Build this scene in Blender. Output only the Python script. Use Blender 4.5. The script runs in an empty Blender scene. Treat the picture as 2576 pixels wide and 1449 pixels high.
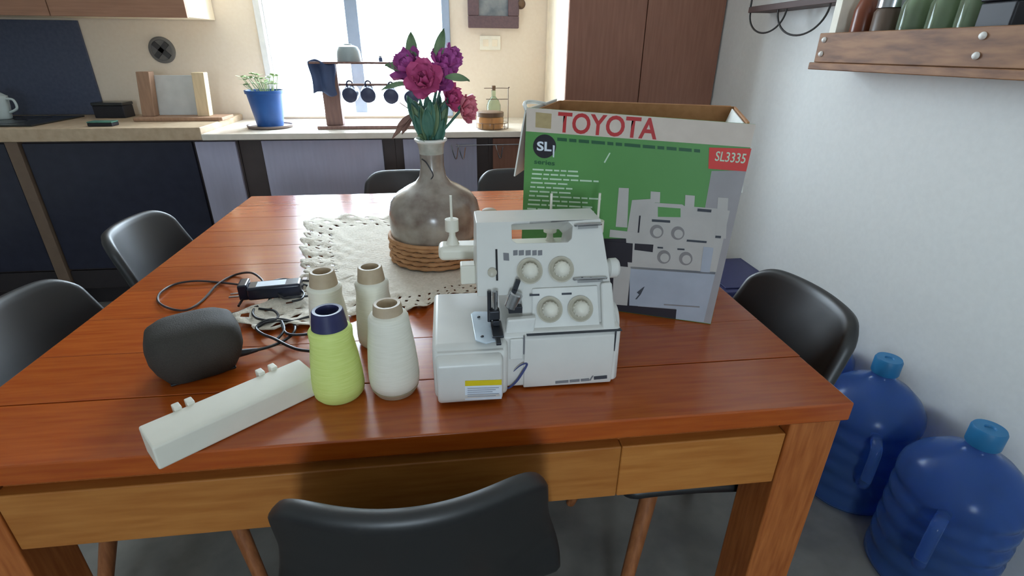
import bpy, bmesh, math, random
from mathutils import Vector, Matrix
random.seed(7)
scene = bpy.context.scene
col = scene.collection
PI = math.pi

# ------------------------------------------------------------------ camera
IW, IH, FPX = 2576.0, 1449.0, 1291.2
YAW, PITCH, ROLL = 0.12322, 0.43402, 0.00850
CAM = Vector((0.7605, -0.6062, 1.2766))
_cy, _sy, _cp, _sp = math.cos(YAW), math.sin(YAW), math.cos(PITCH), math.sin(PITCH)
FW = Vector((_sy*_cp, _cy*_cp, -_sp)); _r = Vector((_cy, -_sy, 0)); _u = _r.cross(FW)
RT = math.cos(ROLL)*_r + math.sin(ROLL)*_u
UP = -math.sin(ROLL)*_r + math.cos(ROLL)*_u
cd = bpy.data.cameras.new('camera'); cam = bpy.data.objects.new('camera', cd); col.objects.link(cam)
cd.sensor_width = 36.0; cd.lens = FPX/IW*36.0; cd.clip_start = 0.02
m = Matrix((RT, UP, -FW)).transposed().to_4x4(); m.translation = CAM
cam.matrix_world = m
scene.camera = cam

# ------------------------------------------------------------------ world, daylight, exposure
w = bpy.data.worlds.new('sky'); scene.world = w; w.use_nodes = True
bg = w.node_tree.nodes['Background']
bg.inputs[0].default_value = (0.72, 0.87, 1.0, 1); bg.inputs[1].default_value = 52.0
scene.view_settings.view_transform = 'Standard'; scene.view_settings.look = 'None'
scene.view_settings.gamma = 1; scene.view_settings.use_curve_mapping = False
scene.view_settings.exposure = -0.75

def portal(name, loc, rot, sx, sy):
    l = bpy.data.lights.new(name, 'AREA'); l.shape = 'RECTANGLE'; l.size = sx; l.size_y = sy
    l.cycles.is_portal = True
    o = bpy.data.objects.new(name, l); col.objects.link(o); o.location = loc; o.rotation_euler = rot
# room measures
XL, XR, YF, YB, ZC = -2.6, 2.14, -2.9, 2.68, 2.40
W1 = (-0.246, 0.80, 0.912, 2.15)          # kitchen window x0 x1 z0 z1
D1 = (0.15, 0.80, 0.80, 1.62)          # small window behind the camera
portal('window_daylight', ((W1[0]+W1[1])/2, YB+0.13, (W1[2]+W1[3])/2), (-PI/2, 0, 0), W1[1]-W1[0], W1[3]-W1[2])
portal('rear_window_daylight', ((D1[0]+D1[1])/2, YF-0.13, (D1[2]+D1[3])/2), (PI/2, 0, 0), D1[1]-D1[0], D1[3]-D1[2])

# photograph pixel -> point on a plane of the room
def ray(px):
    return FW + RT*((px[0]-IW/2)/FPX) - UP*((px[1]-IH/2)/FPX)
def onz(px, z): d = ray(px); return CAM + d*((z-CAM.z)/d.z)
def ony(px, y): d = ray(px); return CAM + d*((y-CAM.y)/d.y)
def onx(px, x): d = ray(px); return CAM + d*((x-CAM.x)/d.x)
def onpl(px, p, n): d = ray(px); return CAM + d*((p-CAM).dot(n)/d.dot(n))

# ------------------------------------------------------------------ materials
MATS = {}
def srgb(r, g, b):
    f = lambda c: (c/255/12.92) if c/255 <= .04045 else ((c/255+.055)/1.055)**2.4
    return (f(r), f(g), f(b), 1)
def mat(name, c, rough=.5, c2=None, scale=20, stretch=(1,1,1), bump=0, metal=0, coat=0, trans=0, ior=1.45, alpha=1, detail=4, emit=0, rnd=0, sub=0):
    mt = bpy.data.materials.new(name); mt.use_nodes = True; MATS[name] = mt
    nt = mt.node_tree; N = nt.nodes; L = nt.links; b = N['Principled BSDF']
    b.inputs['Roughness'].default_value = rough; b.inputs['Metallic'].default_value = metal
    b.inputs['Coat Weight'].default_value = coat; b.inputs['Coat Roughness'].default_value = .15
    b.inputs['Transmission Weight'].default_value = trans; b.inputs['IOR'].default_value = ior
    b.inputs['Alpha'].default_value = alpha
    if sub: b.inputs['Subsurface Weight'].default_value = sub; b.inputs['Subsurface Radius'].default_value = (.01,.01,.01)
    c2 = c2 or tuple(min(1, x*1.12) for x in c[:3])+(1,)
    tc = N.new('ShaderNodeTexCoord'); mp = N.new('ShaderNodeMapping'); mp.inputs['Scale'].default_value = stretch
    nz = N.new('ShaderNodeTexNoise'); nz.inputs['Scale'].default_value = scale; nz.inputs['Detail'].default_value = detail
    L.new(tc.outputs['Object'], mp.inputs[0])
    if rnd:
        oi = N.new('ShaderNodeObjectInfo'); ad = N.new('ShaderNodeVectorMath'); ad.operation = 'ADD'
        ml = N.new('ShaderNodeMath'); ml.operation = 'MULTIPLY'; ml.inputs[1].default_value = 37
        L.new(oi.outputs['Random'], ml.inputs[0]); L.new(mp.outputs[0], ad.inputs[0]); L.new(ml.outputs[0], ad.inputs[1]); L.new(ad.outputs[0], nz.inputs['Vector'])
    else: L.new(mp.outputs[0], nz.inputs['Vector'])
    cr = N.new('ShaderNodeValToRGB'); cr.color_ramp.elements[0].position = .32; cr.color_ramp.elements[1].position = .68
    cr.color_ramp.elements[0].color = c; cr.color_ramp.elements[1].color = c2
    L.new(nz.outputs[0], cr.inputs[0])
    out = cr.outputs[0]
    if rnd:
        hs = N.new('ShaderNodeHueSaturation'); mr = N.new('ShaderNodeMapRange')
        mr.inputs['To Min'].default_value = 1-rnd; mr.inputs['To Max'].default_value = 1+rnd
        L.new(oi.outputs['Random'], mr.inputs[0]); L.new(mr.outputs[0], hs.inputs['Value']); L.new(out, hs.inputs['Color']); out = hs.outputs[0]
    L.new(out, b.inputs['Base Color'])
    if bump:
        bp = N.new('ShaderNodeBump'); bp.inputs['Strength'].default_value = bump; bp.inputs['Distance'].default_value = .003
        L.new(nz.outputs[0], bp.inputs['Height']); L.new(bp.outputs[0], b.inputs['Normal'])
    return mt
M = MATS
mat('table_wood', srgb(154,66,14), .24, srgb(172,84,24), 7, (1.2,14,14), 0, coat=.35, rnd=.10)
mat('apron_wood', srgb(166,100,40), .42, srgb(184,120,56), 6, (1.5,14,14), .03, rnd=.10)
mat('leg_wood', srgb(150,78,30), .40, srgb(178,104,50), 9, (14,14,1.2), .05, rnd=.06)
mat('chair_wood', srgb(140,84,48), .45, srgb(168,106,64), 12, (10,10,1))
mat('shell_plastic', srgb(15,16,18), .47, srgb(18,19,22), 300); M['shell_plastic'].node_tree.nodes['Principled BSDF'].inputs['Specular IOR Level'].default_value = 1.0
mat('cushion', srgb(22,23,26), .42, srgb(28,29,33), 240, bump=.12)
mat('wall_cream', srgb(238,220,198), .8, srgb(241,224,203), 60, bump=.05)
mat('wall_white', srgb(222,222,218), .75, srgb(226,226,222), 60, bump=.06)
mat('ceiling_white', srgb(225,222,215), .9)
mat('floor_grey', srgb(112,110,106), .45, srgb(140,137,131), 7, bump=.05, detail=8)
mat('counter_top', srgb(186,160,130), .4, srgb(204,180,150), 30)
mat('counter_pale', srgb(228,218,202), .22, srgb(236,226,212), 30)
mat('cab_grey', srgb(178,176,196), .28, srgb(186,184,204), 8, (6,6,.6))
mat('cab_navy', srgb(38,40,54), .22, srgb(42,44,60), 20)
mat('cab_body', srgb(74,64,62), .5)
mat('cab_cream', srgb(238,222,196), .6)
mat('strip_brown', srgb(112,92,76), .5)
mat('kick_dark', srgb(40,34,36), .6)
mat('wardrobe_wood', srgb(132,90,72), .5, srgb(146,101,82), 8, (10,10,.7), .04)
mat('upper_wood', srgb(150,108,84), .5, srgb(166,122,96), 8, (.7,10,10))
mat('slate', srgb(70,76,96), .5, srgb(80,86,106), 60)
mat('white_plastic', srgb(216,215,210), .32, srgb(219,218,213), 30)
mat('white_plastic_warm', srgb(226,222,208), .4, srgb(230,226,212), 30)
mat('machine_panel', srgb(218,218,214), .4)
mat('dial_beige', srgb(186,180,164), .35, srgb(192,186,170), 40)
mat('print_grey', srgb(120,120,124), .6)
mat('print_dark', srgb(60,64,72), .6)
mat('black_slot', srgb(22,22,24), .6)
mat('steel', srgb(180,182,186), .22, metal=1)
mat('steel_dark', srgb(70,72,78), .35, metal=.8)
mat('plate_steel', srgb(206,220,232), .35, metal=.4)
mat('logo_blue', srgb(64,74,120), .5)
mat('yellow_print', srgb(212,190,24), .5)
mat('label_white', srgb(214,222,232), .5)
mat('thread_white', srgb(226,222,206), .6, srgb(236,232,218), 30, (1,1,26), .10)
mat('thread_lime', srgb(206,222,120), .6, srgb(220,234,142), 30, (1,1,26), .10)
mat('tube_tan', srgb(178,158,132), .55, srgb(186,166,140), 60)
mat('tube_navy', srgb(44,46,84), .45, srgb(48,50,90), 60)
mat('pedal', srgb(50,46,42), .75, srgb(58,54,48), 500, bump=.5)
mat('cord', srgb(48,36,34), .45)
mat('cord_black', srgb(30,30,34), .45)
mat('plug_navy', srgb(34,38,54), .25)
mat('doily', srgb(216,206,190), .9, srgb(232,224,210), 160, bump=1.0)
mat('vase_glaze', srgb(112,96,86), .24, srgb(168,160,148), 16, detail=8, coat=.3)
mat('vase_neck', srgb(138,138,126), .3, srgb(186,186,176), 22, detail=7)
mat('vase_lip', srgb(224,226,220), .3)
mat('basket', srgb(176,128,88), .7, srgb(200,152,108), 40, bump=.3)
mat('basket_dark', srgb(120,78,50), .8)
mat('petal_purple', srgb(164,66,140), .6, srgb(190,96,168), 30)
mat('petal_pink', srgb(190,70,124), .6, srgb(212,98,150), 30)
mat('petal_rose', srgb(204,104,124), .6, srgb(220,130,146), 30)
mat('stem_green', srgb(60,104,92), .5, srgb(82,128,108), 30)
mat('leaf_green', srgb(88,116,84), .5, srgb(118,142,104), 30)
mat('leaf_brown', srgb(132,98,88), .6, srgb(150,116,100), 30)
mat('box_white', srgb(206,192,180), .65, srgb(214,200,188), 30)
mat('box_card', srgb(168,116,74), .8, srgb(180,128,84), 60)
mat('box_flap', srgb(226,226,220), .6)
mat('box_green', srgb(84,142,74), .5, srgb(90,150,80), 5)
mat('box_green_dark', srgb(40,92,58), .5)
mat('box_grey', srgb(150,146,148), .5)
mat('box_lightgrey', srgb(178,174,170), .5)
mat('box_midgrey', srgb(128,124,124), .5)
mat('box_steel', srgb(160,166,178), .5)
mat('box_black', srgb(30,26,36), .5)
mat('box_red', srgb(206,52,46), .5)
mat('box_text_red', srgb(176,42,44), .5)
mat('box_text_green', srgb(30,84,52), .5)
mat('box_text_pale', srgb(190,214,190), .5)
mat('box_gold', srgb(170,150,106), .5, srgb(184,164,120), 60)
mat('jug_blue', srgb(120,165,230), .2, srgb(128,172,236), 3, trans=.85, ior=1.2)
mat('jug_cap', srgb(40,112,160), .45)
mat('shelf_wood', srgb(104,68,46), .6, srgb(156,112,76), 5, (9,1.6,9), .1, rnd=.10, detail=8)
mat('bolt', srgb(236,234,228), .3)
mat('rack_dark', srgb(70,48,42), .6)
mat('wire_black', srgb(30,26,24), .5)
mat('glass_green', srgb(190,205,180), .1, trans=.85, ior=1.3)
mat('olive', srgb(120,118,60), .6, srgb(140,134,72), 60)
mat('bottle_brown', srgb(110,56,34), .3)
mat('jar_brown', srgb(90,74,62), .4)
mat('box_candle', srgb(226,220,204), .6)
mat('dark_thing', srgb(26,24,30), .5)
mat('pot_blue', srgb(36,84,150), .45, srgb(42,92,160), 20)
mat('saucer', srgb(120,104,98), .5)
mat('soil', srgb(60,46,38), .9)
mat('plant', srgb(138,160,108), .6, srgb(170,186,136), 30)
mat('stand_wood', srgb(122,92,84), .6, srgb(140,108,98), 10, (8,8,1))
mat('cup_dark', srgb(52,58,84), .4)
mat('bag_blue', srgb(62,76,108), .6)
mat('bowl_grey', srgb(150,160,160), .4)
mat('frame_wood', srgb(96,76,80), .5, srgb(112,86,88), 12, (6,6,6))
mat('picture_print', srgb(104,110,118), .5, srgb(150,152,152), 16)
mat('amber_glass', srgb(214,170,120), .15, trans=.6, ior=1.3)
mat('lid_brown', srgb(104,78,56), .5)
mat('plaque', srgb(112,108,104), .6)
mat('plaque_dark', srgb(62,60,60), .6)
mat('pine', srgb(216,190,150), .6, srgb(228,204,166), 10, (8,8,1))
mat('brown_board', srgb(150,116,92), .6, srgb(168,132,106), 10, (8,8,1))
mat('paper', srgb(200,200,196), .7)
mat('mug_white', srgb(196,204,200), .4)
mat('hob_black', srgb(40,40,40), .25)
mat('frame_white', srgb(236,234,230), .4)
mat('frame_alu', srgb(150,160,176), .35, metal=.3)
mat('outlet', srgb(236,226,206), .4)
def pane_mat():
    mt = bpy.data.materials.new('pane'); mt.use_nodes = True; N = mt.node_tree.nodes; L = mt.node_tree.links; N.clear()
    o = N.new('ShaderNodeOutputMaterial'); mx = N.new('ShaderNodeMixShader'); t = N.new('ShaderNodeBsdfTransparent'); g = N.new('ShaderNodeBsdfGlossy')
    g.inputs['Roughness'].default_value = .02; mx.inputs[0].default_value = .06
    L.new(t.outputs[0], mx.inputs[1]); L.new(g.outputs[0], mx.inputs[2]); L.new(mx.outputs[0], o.inputs[0]); MATS['pane'] = mt
pane_mat()

# ------------------------------------------------------------------ mesh helpers
def bx(bm, a, b, mtx=None):
    vs = [bm.verts.new((x, y, z)) for z in (a[2], b[2]) for y in (a[1], b[1]) for x in (a[0], b[0])]
    for f in ((0,2,3,1),(4,5,7,6),(0,1,5,4),(2,6,7,3),(0,4,6,2),(1,3,7,5)): bm.faces.new([vs[i] for i in f])
    if mtx: bmesh.ops.transform(bm, matrix=mtx, verts=vs)
    return vs
def lathe(bm, prof, seg=32, mtx=None, cap0=True, cap1=True, sq=0):
    """prof [(r,z)...]; sq>0 squares the section"""
    rings = []; allv = []
    for r, z in prof:
        ring = []
        for i in range(seg):
            a = 2*PI*i/seg; c, s = math.cos(a), math.sin(a)
            k = 1.0
            if sq: k = 1/((abs(c)**sq+abs(s)**sq)**(1/sq))
            ring.append(bm.verts.new((r*c*k, r*s*k, z)))
        rings.append(ring); allv += ring
    for a, b in zip(rings, rings[1:]):
        for i in range(seg): bm.faces.new((a[i], a[(i+1)%seg], b[(i+1)%seg], b[i]))
    if cap0: bm.faces.new(list(reversed(rings[0])))
    if cap1: bm.faces.new(rings[-1])
    if mtx: bmesh.ops.transform(bm, matrix=mtx, verts=allv)
    return allv
def smooth_path(pts, n=8, closed=False):
    pts = [Vector(p) for p in pts]; out = []
    N = len(pts)
    for i in range(N-1 if not closed else N):
        p0 = pts[max(i-1, 0)] if not closed else pts[i-1]
        p1, p2 = pts[i], pts[(i+1) % N]
        p3 = pts[min(i+2, N-1)] if not closed else pts[(i+2) % N]
        for k in range(n):
            t = k/n
            out.append(.5*((2*p1)+(p2-p0)*t+(2*p0-5*p1+4*p2-p3)*t*t+(3*p1-p0-3*p2+p3)*t**3))
    if not closed: out.append(pts[-1])
    return out
def tube(bm, path, r, seg=8, closed=False):
    path = [Vector(p) for p in path]; n = len(path); rings = []; nrm = None
    for i, p in enumerate(path):
        t = (path[(i+1) % n if closed else min(i+1, n-1)] - path[i-1 if (closed or i) else 0]).normalized()
        if nrm is None:
            nrm = t.orthogonal().normalized()
        else:
            nrm = (nrm - t*nrm.dot(t)).normalized()
        bn = t.cross(nrm); rr = r[i] if isinstance(r, (list, tuple)) else r
        rings.append([bm.verts.new(p + (nrm*math.cos(2*PI*k/seg)+bn*math.sin(2*PI*k/seg))*rr) for k in range(seg)])
    pairs = list(zip(rings, rings[1:])) + ([(rings[-1], rings[0])] if closed else [])
    for a, b in pairs:
        for k in range(seg): bm.faces.new((a[k], a[(k+1)%seg], b[(k+1)%seg], b[k]))
    if not closed: bm.faces.new(list(reversed(rings[0]))); bm.faces.new(rings[-1])
def prism(bm, pts, axis_pt):
    """pts: list of 3d points of one face; axis_pt: extrude vector"""
    a = [bm.verts.new(p) for p in pts]; b = [bm.verts.new(Vector(p)+Vector(axis_pt)) for p in pts]; n = len(a)
    bm.faces.new(a); bm.faces.new(list(reversed(b)))
    for i in range(n): bm.faces.new((a[i], b[i], b[(i+1)%n], a[(i+1)%n]))
def grid(bm, nu, nv, fn):
    vs = [[bm.verts.new(fn(i/nu, j/nv)) for i in range(nu+1)] for j in range(nv+1)]
    for j in range(nv):
        for i in range(nu): bm.faces.new((vs[j][i], vs[j][i+1], vs[j+1][i+1], vs[j+1][i]))
def obj(name, bm, mt, parent=None, smooth=True, bevel=0, bseg=3, sub=0, solid=0, angle=40):
    bmesh.ops.recalc_face_normals(bm, faces=bm.faces)
    me = bpy.data.meshes.new(name); bm.to_mesh(me); bm.free()
    me.materials.append(M[mt] if isinstance(mt, str) else mt)
    o = bpy.data.objects.new(name, me); col.objects.link(o)
    if parent: o.parent = parent
    if solid:
        s = o.modifiers.new('solid', 'SOLIDIFY'); s.thickness = solid; s.offset = 0
    if sub:
        s = o.modifiers.new('sub', 'SUBSURF'); s.levels = sub; s.render_levels = sub
    if bevel:
        b = o.modifiers.new('bevel', 'BEVEL'); b.width = bevel; b.segments = bseg; b.harden_normals = True; b.limit_method = 'ANGLE'; b.angle_limit = math.radians(35)
    if smooth:
        me.shade_smooth() if sub else me.set_sharp_from_angle(angle=math.radians(angle))
        for p in me.polygons: p.use_smooth = True
    return o
def nb(): return bmesh.new()
def box_obj(name, a, b, mt, parent=None, bevel=0, **k):
    bm = nb(); bx(bm, a, b); return obj(name, bm, mt, parent, bevel=bevel, **k)
def tag(o, label=None, cat=None, group=None, kind=None):
    if label: o['label'] = label
    if cat: o['category'] = cat
    if group: o['group'] = group
    if kind: o['kind'] = kind
    return o
def thing(name, label, cat, loc=(0,0,0), rz=0, group=None):
    o = bpy.data.objects.new(name, None); col.objects.link(o); o.empty_display_size = .05
    o.location = loc; o.rotation_euler = (0, 0, rz)
    return tag(o, label, cat, group)
def dup(root, loc, rz, label=None, group=None):
    r = root.copy(); col.objects.link(r); r.location = loc; r.rotation_euler = (0, 0, rz)
    if label: r['label'] = label
    if group: r['group'] = group
    for ch in list(root.children):
        c = ch.copy(); col.objects.link(c); c.parent = r
        for g in list(ch.children):
            d = g.copy(); col.objects.link(d); d.parent = c
    return r
def struct(name, a, b, mt, parent=None, **k):
    o = box_obj(name, a, b, mt, parent, **k)
    if not parent: o['kind'] = 'structure'
    return o
def apply_bool(o, cutter_bm):
    me = bpy.data.meshes.new('cut'); bmesh.ops.recalc_face_normals(cutter_bm, faces=cutter_bm.faces); cutter_bm.to_mesh(me); cutter_bm.free()
    c = bpy.data.objects.new('cut', me); col.objects.link(c); c.parent = o.parent
    md = o.modifiers.new('b', 'BOOLEAN'); md.object = c; md.operation = 'DIFFERENCE'; md.solver = 'EXACT'
    o.modifiers.move(len(o.modifiers)-1, 0)
    bpy.context.view_layer.update()
    mods = [(x.name) for x in o.modifiers if x.name != 'b']
    for x in o.modifiers:
        if x.name != 'b': x.show_viewport = False
    dg = bpy.context.evaluated_depsgraph_get(); dg.update()
    new = bpy.data.meshes.new_from_object(o.evaluated_get(dg))
    o.modifiers.remove(md); o.data = new
    for x in o.modifiers: x.show_viewport = True
    bpy.data.objects.remove(c)
    new.set_sharp_from_angle(angle=math.radians(40))
    for p in new.polygons: p.use_smooth = True
def text_bm(s, size, ext=.0003, align='CENTER', bold=0):
    cu = bpy.data.curves.new('t', 'FONT'); cu.body = s; cu.size = size; cu.extrude = ext; cu.align_x = align; cu.align_y = 'CENTER'; cu.offset = bold
    cu.resolution_u = 4
    o = bpy.data.objects.new('t', cu); col.objects.link(o); bpy.context.view_layer.update()
    me = bpy.data.meshes.new_from_object(o.evaluated_get(bpy.context.evaluated_depsgraph_get()))
    bpy.data.objects.remove(o)
    bm = nb(); bm.from_mesh(me); bpy.data.meshes.remove(me)
    return bm
def xf(bm, m): bmesh.ops.transform(bm, matrix=m, verts=bm.verts); return bm

# ------------------------------------------------------------------ the room
T = .12
struct('floor', (XL-T, YF-T, -.05), (XR+T, YB+T, 0), 'floor_grey', smooth=False)
struct('ceiling', (XL-T, YF-T, ZC), (XR+T, YB+T, ZC+.05), 'ceiling_white', smooth=False)
struct('wall_right', (XR, YF-T, 0), (XR+T, YB+T, ZC), 'wall_white', smooth=False)
struct('wall_left', (XL-T, YF-T, 0), (XL, YB+T, ZC), 'wall_white', smooth=False)
def holed(name, y0, y1, H, mt):
    bm = nb()
    bx(bm, (XL, y0, 0), (H[0], y1, ZC)); bx(bm, (H[1], y0, 0), (XR, y1, ZC))
    bx(bm, (H[0], y0, H[3]), (H[1], y1, ZC))
    if H[2] > 0: bx(bm, (H[0], y0, 0), (H[1], y1, H[2]))
    o = obj(name, bm, mt, smooth=False); o['kind'] = 'structure'; return o
holed('wall_back', YB, YB+T, W1, 'wall_cream')
holed('wall_front', YF-T, YF, D1, 'wall_white')
# kitchen window
win = thing('window_1', 'wide kitchen window blown out by daylight', 'window'); win['kind'] = 'structure'; del win['category']
x0, x1, z0, z1 = W1
box_obj('window_frame', (x0, YB-.015, z0), (x0+.035, YB+.10, z1), 'frame_white', win, .004)
box_obj('window_frame', (x1-.045, YB-.015, z0), (x1, YB+.10, z1), 'frame_alu', win, .004)
box_obj('window_frame', (x0, YB-.01, z0), (x1, YB+.10, z0+.016), 'frame_white', win, .004)
box_obj('window_frame', (x0, YB-.01, z1-.03), (x1, YB+.10, z1), 'frame_white', win, .004)
mx = ony((885, 60), YB).x
box_obj('mullion', (mx-.035, YB+.02, z0+.02), (mx+.035, YB+.08, z1-.02), 'frame_alu', win, .004)
box_obj('sash_rail', (x0+.035, YB+.03, z0+.025), (x0+.06, YB+.07, z1-.02), 'frame_white', win, .003)
box_obj('pane', (x0+.05, YB+.045, z0+.02), (mx-.03, YB+.051, z1-.02), 'pane', win, smooth=False)
box_obj('pane', (mx+.03, YB+.055, z0+.02), (x1-.04, YB+.061, z1-.02), 'pane', win, smooth=False)
# small window behind the camera
dr = thing('window_2', 'small white framed window', 'window'); dr['kind'] = 'structure'; del dr['category']
x0, x1, z0, z1 = D1
for q in ((x0, x0+.05, z0, z1), (x1-.05, x1, z0, z1), (x0+.05, x1-.05, z0, z0+.05), (x0+.05, x1-.05, z1-.05, z1)):
    box_obj('window_frame', (q[0], YF-.09, q[2]), (q[1], YF-.02, q[3]), 'frame_white', dr, .004)
box_obj('pane', (x0+.04, YF-.06, z0+.04), (x1-.04, YF-.054, z1-.04), 'pane', dr, smooth=False)

# ------------------------------------------------------------------ kitchen run along the back wall
ZL, ZW, YC = .93, .90, 2.10
def cabinet(name, label, x0, x1, zt, yf, doormat, doors, bodymat='cab_body', kick=True, cat='cabinet'):
    t = thing(name, label, cat, ((x0+x1)/2, yf, 0))
    hw = (x1-x0)/2
    box_obj('body', (-hw, .02, .10), (hw, YB-.005-yf, zt), bodymat, t, .002)
    if kick: box_obj('toe_kick', (-hw, .06, 0), (hw, .08, .10), 'kick_dark', t)
    for d in doors:
        a, b, zz0, zz1 = d[:4]
        box_obj('door', (a-(x0+x1)/2+.002, 0, zz0), (b-(x0+x1)/2-.002, .019, zz1), d[4] if len(d) > 4 else doormat, t, .002)
    return t
cabinet('base_cabinet', 'dark navy base cabinet under the hob, left of the brown strip', -2.3, -1.29, ZL-.06, 2.12, 'cab_navy', [(-2.29, -1.30, .22, .86), (-2.29, -1.30, .11, .21, 'kick_dark')])
tag(box_obj('filler_strip', (-1.29, 2.105, 0), (-1.235, 2.16, ZL-.06), 'strip_brown', bevel=.003), 'narrow brown upright strip between the two dark navy fronts', 'panel')
cabinet('base_cabinet', 'dark navy base cabinet front below the wooden board on the counter', -1.235, -.47, ZL-.06, 2.12, 'cab_navy', [(-1.23, -.475, .22, .86), (-1.23, -.475, .11, .21, 'kick_dark')])
cabinet('base_cabinet', 'narrow grey brown base cabinet beside the navy front', -.47, -.27, ZW-.03, 2.12, 'cab_grey', [(-.465, -.275, .12, .86)])
cabinet('base_cabinet', 'wide grey base cabinet under the blue plant pot and mug stand', -.27, .49, ZW-.03, 2.13, 'cab_grey', [(-.16, .43, .12, .86)])
cabinet('base_cabinet', 'grey base cabinet with wire hooks on its front', .49, .97, ZW-.03, 2.13, 'cab_grey', [(.53, .91, .12, .86)])
cabinet('base_cabinet', 'brown base cabinet next to the tall wardrobe', .97, 1.345, ZW-.03, 2.13, 'wardrobe_wood', [(.99, 1.34, .12, .86)])
tag(box_obj('countertop', (-2.3, YC, ZL-.06), (-.415, YB-.003, ZL), 'counter_top', bevel=.004), 'thick tan countertop carrying the hob and wooden board', 'countertop')
tag(box_obj('countertop', (-.413, YC-.01, ZW-.03), (1.347, YB-.003, ZW), 'counter_pale', bevel=.004), 'pale thin countertop below the bright window', 'countertop')
hob = thing('hob', 'flat black hob set into the tan countertop', 'hob', (-1.55, 2.37, ZL+.0005))
box_obj('glass_plate', (-.36, -.2, 0), (.36, .2, .008), 'hob_black', hob, .003)
bm = nb(); [lathe(bm, [(.075,.0085),(.075,.0095)], 28, Matrix.Translation((xx,yy,0))) for xx in (-.18,.18) for yy in (-.09,.09)]
obj('cooking_zone', bm, 'steel_dark', hob)
tag(box_obj('splashback', (-2.3, YB-.014, ZL+.001), (-1.14, YB-.001, 1.40), 'slate', bevel=.002), 'dark slate splashback panel behind the hob', 'splashback')
# upper cabinet
uc = thing('wall_cabinet', 'brown wooden wall cabinet with cream side above the splashback', 'cabinet', (-1.4, 2.34, 1.405))
box_obj('body', (-.85, .02, .005), (.945, .335, .80), 'cab_cream', uc, .002)
for a, b in ((-.85,-.26),(-.255,.34),(.345,.945)):
    box_obj('door', (a, 0, 0), (b, .019, .80), 'upper_wood', uc, .002)
# wardrobe
xw0 = 1.352
wd = thing('wardrobe', 'tall brown wooden wardrobe in the corner with cream side', 'wardrobe', ((xw0+XR)/2-.002, 2.09, 0))
hw = (XR-xw0)/2-.006
box_obj('body', (-hw, .02, 0), (hw, YB-2.095, 2.3), 'cab_cream', wd, .002)
xs = ony((1622, 100), 2.09).x - (xw0+XR)/2
box_obj('door', (-hw, 0, .06), (xs-.002, .02, 2.3), 'wardrobe_wood', wd, .003)
box_obj('door', (xs+.002, 0, .06), (hw, .02, 2.3), 'wardrobe_wood', wd, .003)

# ------------------------------------------------------------------ the table
TW, TD, TZ = 1.40, 1.437, .76
tb = thing('dining_table', 'large square orange brown wooden dining table', 'table', (TW/2, TD/2, 0))
ox, oy = -TW/2, -TD/2
nP = 10; pw = TD/nP
for i in range(nP):
    bm = nb(); bx(bm, (-TW/2, -pw/2+.0004, -.036), (TW/2, pw/2-.0004, 0))
    o = obj('plank', bm, 'table_wood', tb, bevel=.0035 if i in (0, nP-1) else .0012, bseg=2); o.location = (0, oy+pw*(i+.5), TZ)
def leg(lx, ly):
    bm = nb(); bx(bm, (-.045, -.045, 0), (.045, .045, TZ-.0365)); o = obj('leg', bm, 'leg_wood', tb, bevel=.004); o.location = (lx, ly, 0)
for lx in (-1, 1):
    for ly in (-1, 1): leg(lx*(TW/2-.052), ly*(TD/2-.052))
az0, az1 = TZ-.062-.108, TZ-.062
ax = [-.602, .318, .602]
for a, b in zip(ax, ax[1:]):
    box_obj('apron_board', (a+.0003, oy+.010, az0), (b-.0003, oy+.034, az1), 'apron_wood', tb, .003)
box_obj('apron_board', (-.602, -oy-.034, az0), (.602, -oy-.010, az1), 'apron_wood', tb, .003)
for s in (-1, 1):
    xx = s*(TW/2-.022); box_obj('apron_board', (xx-.012, -.62, az0), (xx+.012, .62, az1), 'apron_wood', tb, .003)
box_obj('rail', (-.60, oy+.030, TZ-.066), (.60, oy+.06, TZ-.0365), 'leg_wood', tb)
box_obj('rail', (-.60, -oy-.06, TZ-.066), (.60, -oy-.030, TZ-.0365), 'leg_wood', tb)
for s in (-1, 1):
    xx = s*(TW/2-.05); box_obj('rail', (xx-.012, -.62, TZ-.066), (xx+.012, .62, TZ-.0365), 'leg_wood', tb)

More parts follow.
